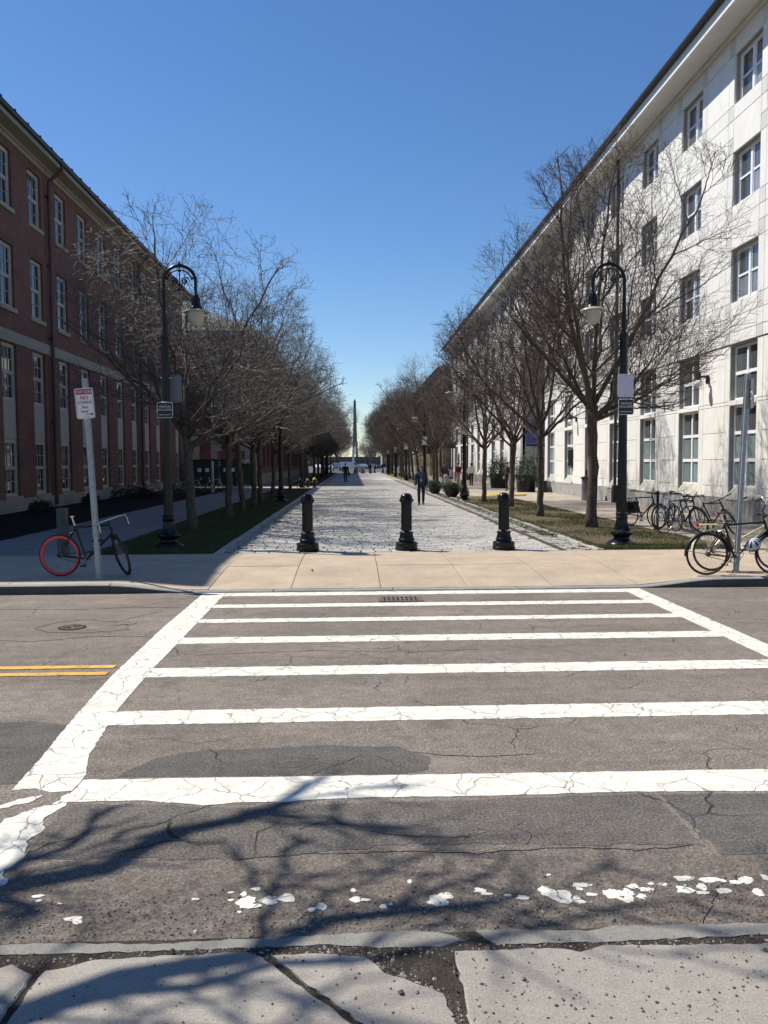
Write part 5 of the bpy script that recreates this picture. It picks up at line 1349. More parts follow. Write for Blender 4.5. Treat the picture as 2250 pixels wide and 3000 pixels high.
bicycle('black bicycle with a raised saddle facing the camera beside the blue one', (8.25, 20.9, 0), R(-80), steer=R(8), frame=m_blackm, bar='flat', saddle=m_rubber, group=G2, tyre=.016, lean=R(5), spokes=20, rim=m_chrome)
bicycle('maroon bicycle leaning over between the rack and the wall', (8.7, 20.4, 0), R(-68), steer=R(-25), frame=m_maroon, bar='flat', saddle=m_brownl, group=G2, tyre=.024, lean=R(18), spokes=16)
# row in the shade by the brick building
G3 = 'bicycles parked in the shade by the brick building'
lbs = ['dark bicycle at the near end of the shaded row by the brick wall', 'dark bicycle with loaded panniers in the shaded row by the brick wall', 'grey bicycle crossing its neighbours in the shaded row', 'black bicycle standing right of the near tree trunk in the shaded row', 'silver bicycle at the far end of the shaded row']
for i, (x, y, rz) in enumerate(((-10.6, 44.6, 8), (-9.9, 45.6, -20), (-9.45, 46.8, 12), (-9.0, 48.6, -10), (-8.75, 49.9, 4))):
    bicycle(lbs[i], (x, y, .02), R(rz), steer=R(rng.uniform(-25, 25)), frame=(m_blackm, m_blackm, m_steel, m_blackm, m_silverf)[i], bar='flat', saddle=m_rubber, group=G3, pannier=(i == 1), rack=(m_blackm if i == 1 else None), spokes=14, lean=R(rng.uniform(-5, 5)))

# ================================================================== OTHER FIXTURES
# dumpsters and grey guard posts
for i, (x, y, w_, lb) in enumerate(((-10.9, 61.2, 1.9, 'dark green dumpster with two notices at the corner of the red brick building'), (-9.15, 62.0, 1.2, 'narrower dark green dumpster with pasted papers by the tree trunk'), (-8.1, 64.2, 1.0, 'small dark bin cabinet beside the second grey guard post'))):
    t = thing('dumpster', lb, 'dumpster', (x, y, .02), 0); md = M('dumpster_green', (.010, .028, .024), .5, .2, 4)
    h = (2.05, 2.05, 1.75)[i]
    part('bin', MB().box(-w_/2, w_/2, 0, 1.4, .12, h-.1), md, t)
    part('lid', MB().box(-w_/2-.04, w_/2+.04, -.05, 1.45, h-.1, h), m_blackm, t)
    mb = MB()
    for k in range(4): xx = -w_/2+.1+k*(w_-.2)/3; mb.box(xx-.03, xx+.03, -.05, .0, .15, h-.12)
    part('rib', mb, md, t)
    for sx_ in (-1, 1): part('wheel', MB().lathe([(0, -.03), (.08, -.03), (.08, .03), (0, .03)], 12, (sx_*(w_/2-.12), .12, .08), axis='X'), m_rubber, t)
    for k in range(2 if i < 2 else 0): part('notice', MB().box(-.35+k*.55, -.08+k*.55, -.058, -.052, 1.15, 1.42), m_signw, t)
for x, y, h, lb in ((-8.50, 51.0, 1.9, 'grey steel guard post in front of the dumpsters, beside the parked bicycles'), (-8.05, 59.4, 1.6, 'grey steel guard post by the sunlit left driveway')):
    t = thing('guard_post', lb, 'post', (x, y, 0), 0, 'grey steel guard posts'); part('pipe', MB().tube([(0, 0, 0), (0, 0, h)], .09, 14), m_steel, t, 50); part('cap', MB().ell((0, 0, h), (.092, .092, .05), 14, 8), m_steel, t, 60)
t = thing('pipe_rail', 'white bent pipe rail by the pale quoins of the banded building', 'rail', (-8.5, 66.9, 0)); part('pipe', MB().tube([(0, 0, 0), (0, 0, 1.9), (.06, 0, 2.0), (.3, 0, 2.02)], .045, 10), m_signw, t, 60); part('foot', MB().lathe([(0, 0), (.1, 0), (.1, .03), (0, .03)], 12), m_steel, t)
# hydrants
def hydrant(x, y, label, capm, h=.78):
    t = thing('fire_hydrant', label, 'fire hydrant', (x, y, 0)); s = h/.78
    part('barrel', MB().lathe([(0, 0), (.17*s, 0), (.17*s, .04*s), (.12*s, .06*s), (.11*s, .50*s), (.15*s, .52*s), (.15*s, .56*s), (0, .56*s)], 16), m_blackm, t, 35)
    part('bonnet', MB().lathe([(0, .56*s), (.15*s, .56*s), (.14*s, .62*s), (.10*s, .69*s), (.05*s, .73*s), (.035*s, .74*s), (.035*s, .78*s), (0, .78*s)], 16), capm, t, 35)
    for sx_ in (-1, 1): part('nozzle', MB().lathe([(0, .09), (.05, .09), (.05, .15), (.058, .15), (.058, .19), (.02, .19), (.02, .21), (0, .21)] if sx_ > 0 else [(0, -.09), (.05, -.09), (.05, -.15), (.058, -.15), (.058, -.19), (.02, -.19), (.02, -.21), (0, -.21)], 10, (0, 0, .42*s), axis='X'), capm, t, 40)
hydrant(-2.72, 60.1, 'fire hydrant with a yellow-orange bonnet at the left edge of the mall', M('hydrant_yellow', (.62, .30, .05), .5, .1, 5))
hydrant(-3.25, 60.9, 'black hydrant with a pale bonnet left of the yellow-topped one', m_signback, .68)
# planters with evergreen sprays
def leafball(c, r_, n, size, mat, flat=1., up=.3, sd=1):
    rr = random.Random(sd); V = []; F = []
    for _ in range(n):
        a = rr.uniform(0, 2*PI); u = rr.uniform(-.35, 1); q = math.sqrt(max(0, 1-u*u)); k = rr.uniform(.35, 1)**.5*(1+.22*math.sin(5*a)+.15*math.sin(9*u*3))
        p = Vector((q*math.cos(a)*r_*k, q*math.sin(a)*r_*k, u*r_*flat*k))+Vector(c)
        d = Vector((rr.gauss(0, 1)+q*math.cos(a), rr.gauss(0, 1)+q*math.sin(a), rr.gauss(0, 1)+up)).normalized(); e = d.orthogonal().normalized(); e = Matrix.Rotation(rr.uniform(0, 6.28), 3, d) @ e
        s = size*rr.uniform(.6, 1.3); o = len(V)
        V += [tuple(p-e*s*.22), tuple(p+d*s*.5-e*s*.05), tuple(p+d*s), tuple(p+e*s*.22)]; F.append((o, o+1, o+2, o+3))
    mb = MB(); mb.add(V, F); return mb
def planter(x, y, label, r_, h, shrub, sd, tall=False):
    t = thing('planter', label, 'planter', (x, y, 0))
    if tall: part('pot', MB().lathe([(0, 0), (r_*.86, 0), (r_*.94, h*.85), (r_*1.04, h*.86), (r_*1.06, h), (r_*.96, h), (r_*.93, h*.93), (0, h*.93)], 28), m_blackm, t, 35)
    else: part('pot', MB().lathe([(0, 0), (r_*.5, 0), (r_*.85, h*.4), (r_, h*.85), (r_*1.04, h), (r_*.95, h), (r_*.9, h*.9), (0, h*.9)], 24), m_blackm, t, 35)
    part('soil', MB().lathe([(0, h*.88), (r_*.95, h*.88), (r_*.9, h*.95), (0, h*.96)], 16), m_mulch, t)
    part('shrub', leafball((0, 0, h), shrub, 2600 if tall else 1500, .13, m_leaf, 1.5 if tall else .8, .5, sd), m_leaf, t)
planter(4.72, 47.5, 'low black bowl of evergreen sprigs, farther of two by the driveway', .38, .40, .34, 3)
planter(5.12, 42.75, 'low black bowl of evergreen sprigs, nearer of two beside the lamp post', .42, .40, .40, 4)
planter(10.35, 49.3, 'large black tub with a bushy evergreen right of the entrance', .62, 1.0, .78, 5, True)
planter(10.0, 56.7, 'large black tub with a budding shrub left of the entrance', .62, 1.0, .72, 6, True)
# rock sculptures
def rock(x, y, label, prof, col, rot, sd, RS=.58):
    rr = random.Random(sd); mb = MB(); seg = 14; vs = []
    for r_, z, ox in [(q0*RS, q1*RS, q2*RS) for q0, q1, q2 in prof]:
        for k in range(seg): a = 2*PI*k/seg; q = r_*(1+rr.uniform(-.07, .07)); vs.append((ox+q*math.cos(a), .6*q*math.sin(a), z))
    n = len(prof); mb.add(vs, [(i*seg+k, i*seg+(k+1) % seg, (i+1)*seg+(k+1) % seg, (i+1)*seg+k) for i in range(n-1) for k in range(seg)]+[tuple(range(seg-1, -1, -1)), tuple(range((n-1)*seg, n*seg))])
    o = link('standing_stone', mb.mesh('standing_stone', mat_stone('boulder_tone', col, gr=.3), 70), None, (x, y, 0), (0, 0, rot)); tag(o, label, 'standing stone')
rock(6.35, 55.2, 'pale leaning standing stone on the far corner of the lawn', [(.42, -.02, .25), (.45, .3, .18), (.4, .8, .0), (.34, 1.2, -.16), (.26, 1.5, -.26), (.15, 1.68, -.3)], (.46, .43, .36), 0, 2)
rock(5.95, 44.3, 'brown egg-shaped standing stone half hidden by the second right lamp post', [(.35, -.02, .05), (.48, .25, .05), (.42, .6, .0), (.26, .95, -.08), (.18, 1.25, -.18), (.1, 1.45, -.2)], (.22, .17, .12), 0, 3)
rock(.62, 137.5, 'squat pale stone in the middle of the mall far ahead', [(.7, -.02, 0), (.72, .6, 0), (.6, 1.4, .05), (.45, 1.9, .08), (.25, 2.05, .1)], (.34, .34, .33), 0, 4)
rock(1.75, 138.2, 'second squat stone just right of the first far down the mall', [(.75, -.02, 0), (.7, .6, -.05), (.66, 1.2, -.1), (.5, 1.8, -.15), (.28, 2.0, -.2)], (.38, .38, .36), .4, 5)
# litter bins, sandwich board, hanging signs
def bin_(x, y, label):
    t = thing('litter_bin', label, 'litter bin', (x, y, 0)); part('body', MB().lathe([(0, 0), (.24, 0), (.27, .1), (.29, .85), (0, .85)], 20), m_blackm, t, 35); part('lid', MB().lathe([(0, .85), (.31, .85), (.31, .9), (.2, 1.02), (0, 1.05)], 20), m_blackm, t, 35); part('opening', MB().box(-.12, .12, -.32, -.28, .68, .80), m_signk, t)
bin_(9.35, 82.5, 'dark litter bin on the far right footpath past the walkers')
t = thing('ash_bin', 'slim grey smokers bin against the stone base near the second right tree', 'ash bin', (10.75, 37.9, 0)); part('body', MB().lathe([(0, 0), (.24, 0), (.22, .05), (.22, 1.0), (0, 1.0)], 18), M('grey_bin', (.12, .12, .12), .5, .1, 5), t, 35); part('top', MB().lathe([(0, 1.0), (.26, 1.0), (.26, 1.06), (.12, 1.12), (.05, 1.15), (.05, 1.4), (0, 1.42)], 18), m_blackm, t, 35)
t = thing('cast_box', 'small dark pipe box at the foot of the facade near the black tub', 'box', (11.1, 48.2, 0)); part('body', MB().box(-.2, .2, -.15, .15, 0, .62), m_blackm, t); part('lid', MB().box(-.22, .22, -.17, .17, .62, .68), m_blackm, t)
t = thing('sandwich_board', 'blue and white sandwich board on the right footpath', 'sign board', (10.1, 87, 0), 0)
mb = MB(); mb.add([(-.4, -.3, 0), (.4, -.3, 0), (.4, 0, 1.25), (-.4, 0, 1.25), (-.4, -.27, 0), (.4, -.27, 0), (.4, .03, 1.25), (-.4, .03, 1.25)], [(0, 1, 2, 3), (7, 6, 5, 4), (0, 4, 5, 1), (3, 2, 6, 7), (0, 3, 7, 4), (1, 5, 6, 2)]); part('front_board', mb, M('deep_blue', (.02, .03, .16), .5, .1, 5), t)
mb = MB(); mb.add([(-.3, -.253, .25), (.3, -.253, .25), (.3, -.063, 1.05), (-.3, -.063, 1.05)], [(0, 1, 2, 3)]); part('poster', mb, M('poster_paper', (.5, .42, .44), .6, .4, 9), t)
t = thing('hanging_sign', 'dark projecting sign with a pale letter G above the far right footpath', 'sign', (7.0, 73.0, 2.55)); part('board', MB().box(-.42, .42, -.04, .04, 0, .62), m_signk, t); words(t, 'G', .55, .0, .12, m_signback, -.05, .01); part('post', MB().tube([(.36, .1, -2.55), (.36, .1, .9)], .05, 8), m_blackm, t, 50)
t = thing('hanging_sign', 'second dark sign board beyond the one with the letter', 'sign', (9.4, 79.0, 3.1)); part('board', MB().box(-.45, .45, -.04, .04, 0, .55), m_signk, t); part('post', MB().tube([(.4, .1, -3.1), (.4, .1, .7)], .05, 8), m_blackm, t, 50)
t = thing('ground_uplight', 'small lit uplight shining on the brick wall from the mulch bed', 'uplight', (-12.35, 39.6, .08)); part('can', MB().lathe([(0, 0), (.06, 0), (.07, .12), (0, .12)], 12), m_blackm, t, 40)
me_, n_, l_, b_ = newmat('lit_lens'); b_.inputs['Emission Color'].default_value = (1, .72, .42, 1); b_.inputs['Emission Strength'].default_value = 6; part('lens', MB().lathe([(0, .12), (.06, .12), (.05, .135), (0, .14)], 12), me_, t)
# shrubs in the mulch bed
for i, (x, y, r_) in enumerate(((-11.3, 30.6, .42), (-11.6, 23.4, .42), (-11.0, 40.5, .62), (-11.2, 43.6, .6), (-11.7, 26.6, .35), (-10.4, 42.2, .5), (-11.6, 37.4, .4))):
    t = thing('shrub', ['low dark shrub left of the post behind the bicycle', 'low dark shrub at the very left edge of the mulch bed', 'rounded dark shrub in the mulch bed before the parked bicycles', 'rounded dark shrub just in front of the shaded bicycle row', 'small dark shrub tuft under the near ground-floor windows', 'wide dark shrub at the footpath edge of the mulch bed', 'low dark shrub beside the lit uplight'][i], 'shrub', (x, y, .03), 0, 'low shrubs in the mulch bed')
    part('foliage', leafball((0, 0, r_*.3), r_, 1100, .10, m_leafd, .8, .4, i+10), m_leafd, t)
    mb = MB()
    for k in range(7): a = k*.9; mb.tube([(0, 0, -.05), (r_*.5*math.cos(a), r_*.5*math.sin(a), r_*.7)], .012, 4)
    part('stems', mb, m_bark, t)

# ================================================================== PEOPLE
def skin_mesh(name, V, E, Rr, mat, sub=2, root=0, sy=1.0):
    me = bpy.data.meshes.new(name+'_cage'); me.from_pydata([tuple(v) for v in V], E, [])
    o = bpy.data.objects.new(name, me); COL.objects.link(o)
    md = o.modifiers.new('skin', 'SKIN'); md.branch_smoothing = .6; md.use_smooth_shade = True
    sv = me.skin_vertices[0].data
    for i, r_ in enumerate(Rr): sv[i].radius = (r_, r_) if not isinstance(r_, tuple) else r_
    sv[root].use_root = True
    s = o.modifiers.new('sub', 'SUBSURF'); s.levels = sub; s.render_levels = sub
    dg = bpy.context.evaluated_depsgraph_get(); out = bpy.data.meshes.new_from_object(o.evaluated_get(dg)); out.name = name
    bpy.data.objects.remove(o); bpy.data.meshes.remove(me)
    out.materials.clear(); out.materials.append(mat); out.polygons.foreach_set('use_smooth', [True]*len(out.polygons)); return out
def person(label, loc, rz, H, top, legs, shoe, stride=.16, hair=m_hair, long_hair=False, bag=None, boots=None, knee=.06, top_len=.0, arms=(.10, -.12), cap=None, badge=False, wide=1.0):
    s = H/1.68; t = thing('person', label, 'person', loc, rz); 
    hip = .90; lf, rf_ = stride, -stride
    def leg(sx_, f):   # hip, knee, ankle, toe
        k = Vector((sx_*.095, f*.55+.03+(knee if f < 0 else 0)*-.0, .49)); a = Vector((sx_*.09, f-.02 if f >= 0 else f-.03, .085 if f >= 0 else .12))
        return [Vector((sx_*.09, 0, .86)), k, a, a+Vector((sx_*.015, .13, -.05 if f >= 0 else -.075))]
    Lg = {1: leg(1, lf), -1: leg(-1, rf_)}
    def arm(sx_, f):
        return [Vector((sx_*.175*wide, 0, 1.37)), Vector((sx_*.215*wide, -.03+f*.3, 1.10)), Vector((sx_*.215*wide, .05+f, .88)), Vector((sx_*.21*wide, .07+f*1.15, .80))]
    Ar = {1: arm(1, arms[0]), -1: arm(-1, arms[1])}
    V = [Vector((0, 0, .93)), Vector((0, 0, 1.10)), Vector((0, .0, 1.30)), Vector((0, -.01, 1.42)), Vector((0, 0, 1.49)), Vector((0, .02, 1.56)), Vector((0, .02, 1.64))]
    E_ = [(0, 1), (1, 2), (2, 3), (3, 4), (4, 5), (5, 6)]; Rr = [(.13, .095), (.115, .085), (.145, .10), (.075, .06), .05, (.072, .085), (.066, .078)]
    for sx_ in (1, -1):
        o = len(V); V += Lg[sx_]; E_ += [(0, o), (o, o+1), (o+1, o+2), (o+2, o+3)]; Rr += [.078, .052, .036, .032]
        o = len(V); V += Ar[sx_]; E_ += [(2, o), (o, o+1), (o+1, o+2), (o+2, o+3)]; Rr += [.040, .036, .027, .024]
        w_ = V[-1]                                  # five fingers from the palm
        for q, (dx, L) in enumerate(((.022, .065), (.008, .08), (-.006, .075), (-.02, .06))):
            o2 = len(V); V += [w_+Vector((0, dx+.005, -.045)), w_+Vector((-sx_*.012, dx+.01, -.045-L))]; E_ += [(o+3, o2), (o2, o2+1)]; Rr += [.010, .008]
        o2 = len(V); V += [w_+Vector((-sx_*.01, .035, -.02)), w_+Vector((-sx_*.015, .05, -.065))]; E_ += [(o+3, o2), (o2, o2+1)]; Rr += [.011, .008]
    body = skin_mesh('body', [v*s for v in V], E_, [tuple(q*s for q in r_) if isinstance(r_, tuple) else r_*s for r_ in Rr], m_skin, 1)
    link('body', body, t)
    # face: nose, ears, eyes, mouth
    hc = Vector((0, .02, 1.585))*s
    mb = MB().ell((0, hc.y+.098*s, hc.z-.005), (.012, .018, .022), 8, 6)
    for sx_ in (-1, 1): mb.ell((sx_*.082*s, hc.y-.01, hc.z), (.012, .02, .032), 8, 6)
    part('nose_and_ears', mb, m_skin, t, 180)
    mb = MB()
    for sx_ in (-1, 1): mb.ell((sx_*.03*s, hc.y+.083*s, hc.z+.02), (.012, .007, .006), 8, 5)
    mb.ell((0, hc.y+.086*s, hc.z-.05), (.022, .007, .005), 8, 5); part('eyes_and_mouth', mb, m_hair, t, 180)
    # hair
    mb = MB().ell((0, hc.y-.03*s, hc.z+.045*s), (.086*s, .092*s, .080*s), 14, 10)
    if long_hair:
        for sx_ in (-1, 1): mb.ell((sx_*.068*s, hc.y-.03, hc.z-.05), (.032*s, .055*s, .11*s), 10, 8)
        mb.ell((0, hc.y-.07*s, hc.z-.05), (.08*s, .04*s, .12*s), 12, 8)
    part('hair', mb, cap or hair, t, 180)
    # trousers
    V = [Vector((0, 0, 1.06)), Vector((0, 0, .88))]; E_ = [(0, 1)]; Rr = [(.15, .115), (.145, .125)]
    for sx_ in (1, -1):
        o = len(V); L = Lg[sx_]; V += [L[0], L[1], L[2]+Vector((0, 0, -.02))]; E_ += [(1, o), (o, o+1), (o+1, o+2)]; Rr += [.10, .073, .062]
    link('trousers', skin_mesh('trousers', [v*s for v in V], E_, [tuple(q*s for q in r_) if isinstance(r_, tuple) else r_*s for r_ in Rr], legs, 1), t)
    # top
    V = [Vector((0, 0, .84-top_len)), Vector((0, 0, 1.08)), Vector((0, 0, 1.30)), Vector((0, 0, 1.405)), Vector((0, 0, 1.44))]; E_ = [(0, 1), (1, 2), (2, 3), (3, 4)]; Rr = [(.20*wide, .155), (.16*wide, .135), (.165*wide, .13), (.11, .09), (.07, .07)]
    for sx_ in (1, -1):
        o = len(V); L = Ar[sx_]; V += [L[0]+Vector((0, 0, .015)), L[1], L[2]+Vector((0, 0, -.03))]; E_ += [(2, o), (o, o+1), (o+1, o+2)]; Rr += [.098, .074, .062]
    link('jacket', skin_mesh('jacket', [v*s for v in V], E_, [tuple(q*s for q in r_) if isinstance(r_, tuple) else r_*s for r_ in Rr], top, 1, 2), t)
    for sx_ in (1, -1):
        a, tt = Lg[sx_][2], Lg[sx_][3]
        me = skin_mesh('shoe', [(a+Vector((0, -.03, -.03)))*s, (a+Vector((0, .04, -.04)))*s, tt*s], [(0, 1), (1, 2)], [.062*s, .062*s, .052*s], shoe, 1); link('shoe', me, t)
        if boots: link('boot_shaft', skin_mesh('boot_shaft', [(a+Vector((0, 0, .0)))*s, (a*.35+Lg[sx_][1]*.65)*s], [(0, 1)], [.052*s, .07*s], boots, 1), t)
    if bag == 'back':
        return t, s
    if badge:
        part('badge', MB().box(-.02, .025, .148*s, .155*s, 1.03*s, 1.12*s), m_signw, t); part('lanyard', MB().tube([(-.06, .11*s, 1.42*s), (0, .155*s, 1.12*s), (.06, .11*s, 1.42*s)], .006, 4), m_steel, t)
    return t, s
def backpack(loc, rz, s, col, label, strapcol):
    t = thing('backpack', label, 'backpack', loc, rz)
    mb = MB(); mb.ell((0, -.20*s, 1.20*s), (.14*s, .09*s, .21*s), 14, 10).ell((0, -.27*s, 1.12*s), (.10*s, .05*s, .11*s), 12, 8); part('sack', mb, col, t, 180)
    mb = MB()
    for sx_ in (-1, 1): mb.tube([(sx_*.08*s, -.12*s, 1.38*s), (sx_*.10*s, .0, 1.445*s), (sx_*.10*s, .13*s, 1.32*s), (sx_*.12*s, .11*s, 1.1*s), (sx_*.10*s, -.12*s, 1.04*s)], .014, 5)
    part('strap', mb, strapcol, t, 60)
m_navy = M('navy_cloth', (.018, .024, .075), .75, .25, 12, .5, .01); m_blackcl = M('black_cloth', (.010, .010, .013), .8, .3, 12, .4, .01)
m_jeans = M('blue_jeans', (.04, .07, .15), .8, .2, 12); m_greycl = M('grey_cloth', (.06, .062, .07), .85, .2, 12, .4, .01); m_red = M('red_cloth', (.42, .018, .04), .7, .15, 10, .5, .01); m_khaki = M('khaki_cloth', (.28, .22, .17), .8, .15, 10)
m_purple = M('dull_purple_cloth', (.09, .045, .07), .8, .2, 10)
person('dark-haired woman in a navy jacket and black trousers walking towards the crosswalk', (2.87, 34.75, 0), R(176), 1.63, m_navy, m_blackcl, m_blackcl, stride=.10, long_hair=True, top_len=.06, badge=True, wide=1.12)
person('man in dark clothes walking away down the shaded middle of the mall', (-.62, 76.0, 0), R(3), 1.72, m_blackcl, m_blackcl, m_blackcl, stride=.12, top_len=.1, wide=1.15)
t = thing('shoulder_bag', 'dark bag hanging at the right hip of the man walking away down the mall', 'bag', (-.32, 76.0, 0)); part('sack', MB().ell((0, -.02, .80), (.12, .16, .18), 12, 8), m_blackcl, t, 180); part('strap', MB().tube([(0, 0, .92), (-.15, -.12, 1.25), (-.38, .0, 1.40)], .015, 5), m_blackcl, t)
_, s_ = person('walker in a grey jacket and blue jeans on the right footpath', (7.3, 66.1, 0), R(-5), 1.78, m_greycl, m_jeans, m_blackcl, stride=.2)
backpack((7.3, 66.1, 0), R(-5), s_, m_purple, 'dull purple backpack worn by the walker in blue jeans', m_blackcl)
_, s_ = person('walker in a red hooded jacket, khaki trousers and boots on the right footpath', (8.65, 67.9, 0), R(4), 1.70, m_red, m_khaki, m_blackcl, stride=.17, boots=m_blackcl)
backpack((8.65, 67.9, 0), R(4), s_, m_blackcl, 'small black backpack worn by the walker in the red jacket', m_blackcl)
person('walker in a black and white top hidden behind the second right lamp post', (8.95, 62.5, 0), R(0), 1.70, m_signw, m_blackcl, m_blackcl, stride=.15)
_, s_ = person('man in grey shirt and black trousers standing by the entrance planters', (9.55, 51.2, 0), R(60), 1.76, m_greycl, m_blackcl, M('brown_shoe', (.15, .06, .03), .5, .2, 9), stride=.05, arms=(.2, .02))
backpack((9.55, 51.2, 0), R(60), s_, m_blackcl, 'black backpack worn by the man by the entrance planters', m_blackcl)
person('small dark figure walking in the far distance at the right edge of the mall', (2.75, 132.4, 0), R(0), 1.75, m_blackcl, m_blackcl, m_blackcl, stride=.15)

# ================================================================== TREES
def make_tree(seed, H, fork, gnarl, dens, trunk_r, up=.3, lean=(0, 0), nl=8, twigr=.0042, Rm=3.3, thick=1.0, levels=5, zc=.62, elev=(38, 80), low=0, off=(0, 0)):
    """returns (trunk, crown) mesh builders; branches end where they meet the crown's ellipsoid of radius Rm"""
    r = random.Random(seed); tb = MB(); cb = MB()
    Zc = fork+(H-fork)*(zc-.18); Hz = H-Zc
    ph = r.uniform(0, 6)
    def inside(p):
        x, y = p.x-lean[0]-off[0], p.y-lean[1]-off[1]; a = math.atan2(y, x); Re = Rm*(1+.13*math.sin(3*a+ph)+.10*math.sin(5*a+2*ph)+.09*math.sin(p.z*2.1+ph))
        hz = Hz if p.z > Zc else (Zc-fork*.80)
        return (x*x+y*y)/(Re*Re)+((p.z-Zc)/hz)**2 < 1+r.uniform(-.12, .10)
    def grow(p, d, L, r0, lvl, seg, mb, sides, trop, gn):
        if lvl <= 2:
            q = p.copy(); dq = d.copy(); t_ = 0; st_ = .2
            while t_ < L:
                dq = (dq+Vector((0, 0, trop*.25*st_))).normalized(); q = q+dq*st_; t_ += st_
                if t_ > .8 and not inside(q): break
            L = max(.6, min(L, t_))
        pts = [p.copy()]; rad = [r0]; st = L/seg; dirs = [d.copy()]; side = d.orthogonal().normalized()
        side = Matrix.Rotation(r.uniform(0, 6.28), 3, d) @ side; sg = 1
        for i in range(seg):
            dd = (d+side*sg*gn*.9+Vector((r.gauss(0, gn*.5), r.gauss(0, gn*.5), r.gauss(0, gn*.4)+trop))).normalized(); sg = -sg
            d = (d*.8+dd*.2+Vector((0, 0, trop*.6))).normalized()
            p = p+dd*st; pts.append(p.copy()); dirs.append(dd.copy())
            rad.append(max(r0*(1-(i+1)/seg*(.74 if lvl == 1 else .55 if lvl < 3 else .6)), twigr*.6))
            if lvl > 1 and not inside(p): break
            if lvl == 1 and i > 3 and not inside(p): break
        mb.tube(pts, rad, sides, cap=lvl <= 1); return pts, dirs, rad
    base = Vector((0, 0, -.1)); pts = [base]; rad = [trunk_r*1.35]; n = 12
    for i in range(1, n+1):
        t_ = i/n; pts.append(Vector((lean[0]*t_+r.gauss(0, .014), lean[1]*t_+r.gauss(0, .014), fork*t_))); rad.append(trunk_r*(1.12 if i == 1 else 1.0)*(1-.12*t_)*(1+r.uniform(-.09, .09)))
    tb.tube(pts, rad, 12)
    def branch(p, d, L, r0, lvl):
        seg, sides, gn = {1: (10, 7, .13), 2: (8, 5, .17), 3: (6, 4, .20), 4: (4, 3, .22), 5: (3, 3, .2)}[lvl]
        gn *= gnarl
        P_, D_, R_ = grow(p, d, L, r0, lvl, seg, tb if lvl <= 1 else cb, sides, up*(.07 if lvl == 1 else .05 if lvl < 4 else .04), gn)
        if lvl == levels: return
        ns = len(P_)-1; frac = ns/seg
        nc = {1: 8, 2: 7, 3: 6, 4: 3.4}[lvl]*dens*(.35+.65*frac); nc = int(nc)+(1 if r.random() < nc-int(nc) else 0)
        sp = r.uniform(0, 6.28)
        for k in range(nc):
            t_ = (.22 if lvl == 1 else .12)+(.78 if lvl == 1 else .88)*(k+r.uniform(.2, .8))/nc; f = min(t_, .999)*ns; i = min(int(f), ns-1); q = P_[i].lerp(P_[i+1], f-i); dd = D_[i+1]
            ax = dd.orthogonal().normalized(); sp += 2.4+r.uniform(-.4, .4); ax = Matrix.Rotation(sp, 3, dd) @ ax
            nd = (Matrix.Rotation(R(r.uniform(30, 52) if lvl < 3 else r.uniform(32, 60)), 3, ax) @ dd); nd.z += .06 if lvl < 3 else .03
            if nd.z < -.25: nd.z *= -.2
            nd.normalize()
            rl = {2: (H-fork)*.34, 3: (H-fork)*.19, 4: (H-fork)*.105, 5: (H-fork)*.055}[lvl+1]*(1.15-.45*t_)*r.uniform(.7, 1.2)
            rr = R_[i]*{1: .50, 2: .5, 3: .55, 4: .75}[lvl]
            branch(q, nd, rl, max(rr, twigr*(1.0 if lvl > 3 else 1.4)), lvl+1)
        if lvl < min(4, levels) and frac > .95: branch(P_[-1], D_[-1], {1: (H-fork)*.25, 2: (H-fork)*.15, 3: (H-fork)*.08}[lvl], R_[-1]*.9, lvl+1)
    for k in range(nl):
        a = 2*PI*(k+r.uniform(-.25, .25))/nl; lo, hi = elev
        el = R(r.uniform(lo, lo+.35*(hi-lo)) if k % 2 else r.uniform(lo+.5*(hi-lo), hi))
        if k < low: el = R(r.uniform(8, 22))
        d = Vector((math.cos(a)*math.cos(el), math.sin(a)*math.cos(el), math.sin(el))).normalized()
        q = r.uniform(0, .30)+(.25 if k < low else 0)
        branch(Vector((lean[0]*(1-q*.3), lean[1]*(1-q*.3), fork-q*1.2)), d, (H-fork)*r.uniform(.75, .95), trunk_r*r.uniform(.42, .56)*thick, 1)
    return tb, cb
def tree_protos(defs, twig, mats=m_bark):
    out = []
    for d in defs:
        tb, cb = make_tree(**d); out.append((tb.mesh('trunk', m_bark, 180), cb.mesh('crown', twig)))
    return out
PR = tree_protos([dict(seed=11, H=10.6, fork=3.3, gnarl=.95, dens=.94, trunk_r=.15, up=.5, nl=11, Rm=3.15, elev=(30, 82), low=2, off=(.75, 0)),
                  dict(seed=12, H=9.2, fork=2.9, gnarl=1.0, dens=.9, trunk_r=.11, up=.4, nl=9, Rm=3.2, elev=(30, 80), low=1),
                  dict(seed=13, H=9.4, fork=2.8, gnarl=.95, dens=.9, trunk_r=.115, up=.4, nl=9, lean=(-.25, 0), Rm=3.2, elev=(30, 80), low=1)], m_twigR)
PL = tree_protos([dict(seed=21, H=8.8, fork=2.75, gnarl=1.5, dens=.84, trunk_r=.125, up=.28, nl=9, lean=(-.12, .1), Rm=3.45, elev=(22, 74), low=2),
                  dict(seed=22, H=7.7, fork=2.6, gnarl=1.5, dens=.82, trunk_r=.11, up=.22, nl=9, Rm=3.25, elev=(20, 72), low=2),
                  dict(seed=23, H=8.0, fork=2.7, gnarl=1.5, dens=.82, trunk_r=.105, up=.25, nl=9, lean=(.2, 0), Rm=3.25, elev=(20, 72), low=2)], m_twigL)
PN = tree_protos([dict(seed=31, H=10.5, fork=3.2, gnarl=1.6, dens=.62, trunk_r=.26, up=.10, lean=(.4, 1.7), nl=9, Rm=4.8, thick=1.2, levels=4, twigr=.012, elev=(18, 60), off=(-.9, -.1))], m_twigL)
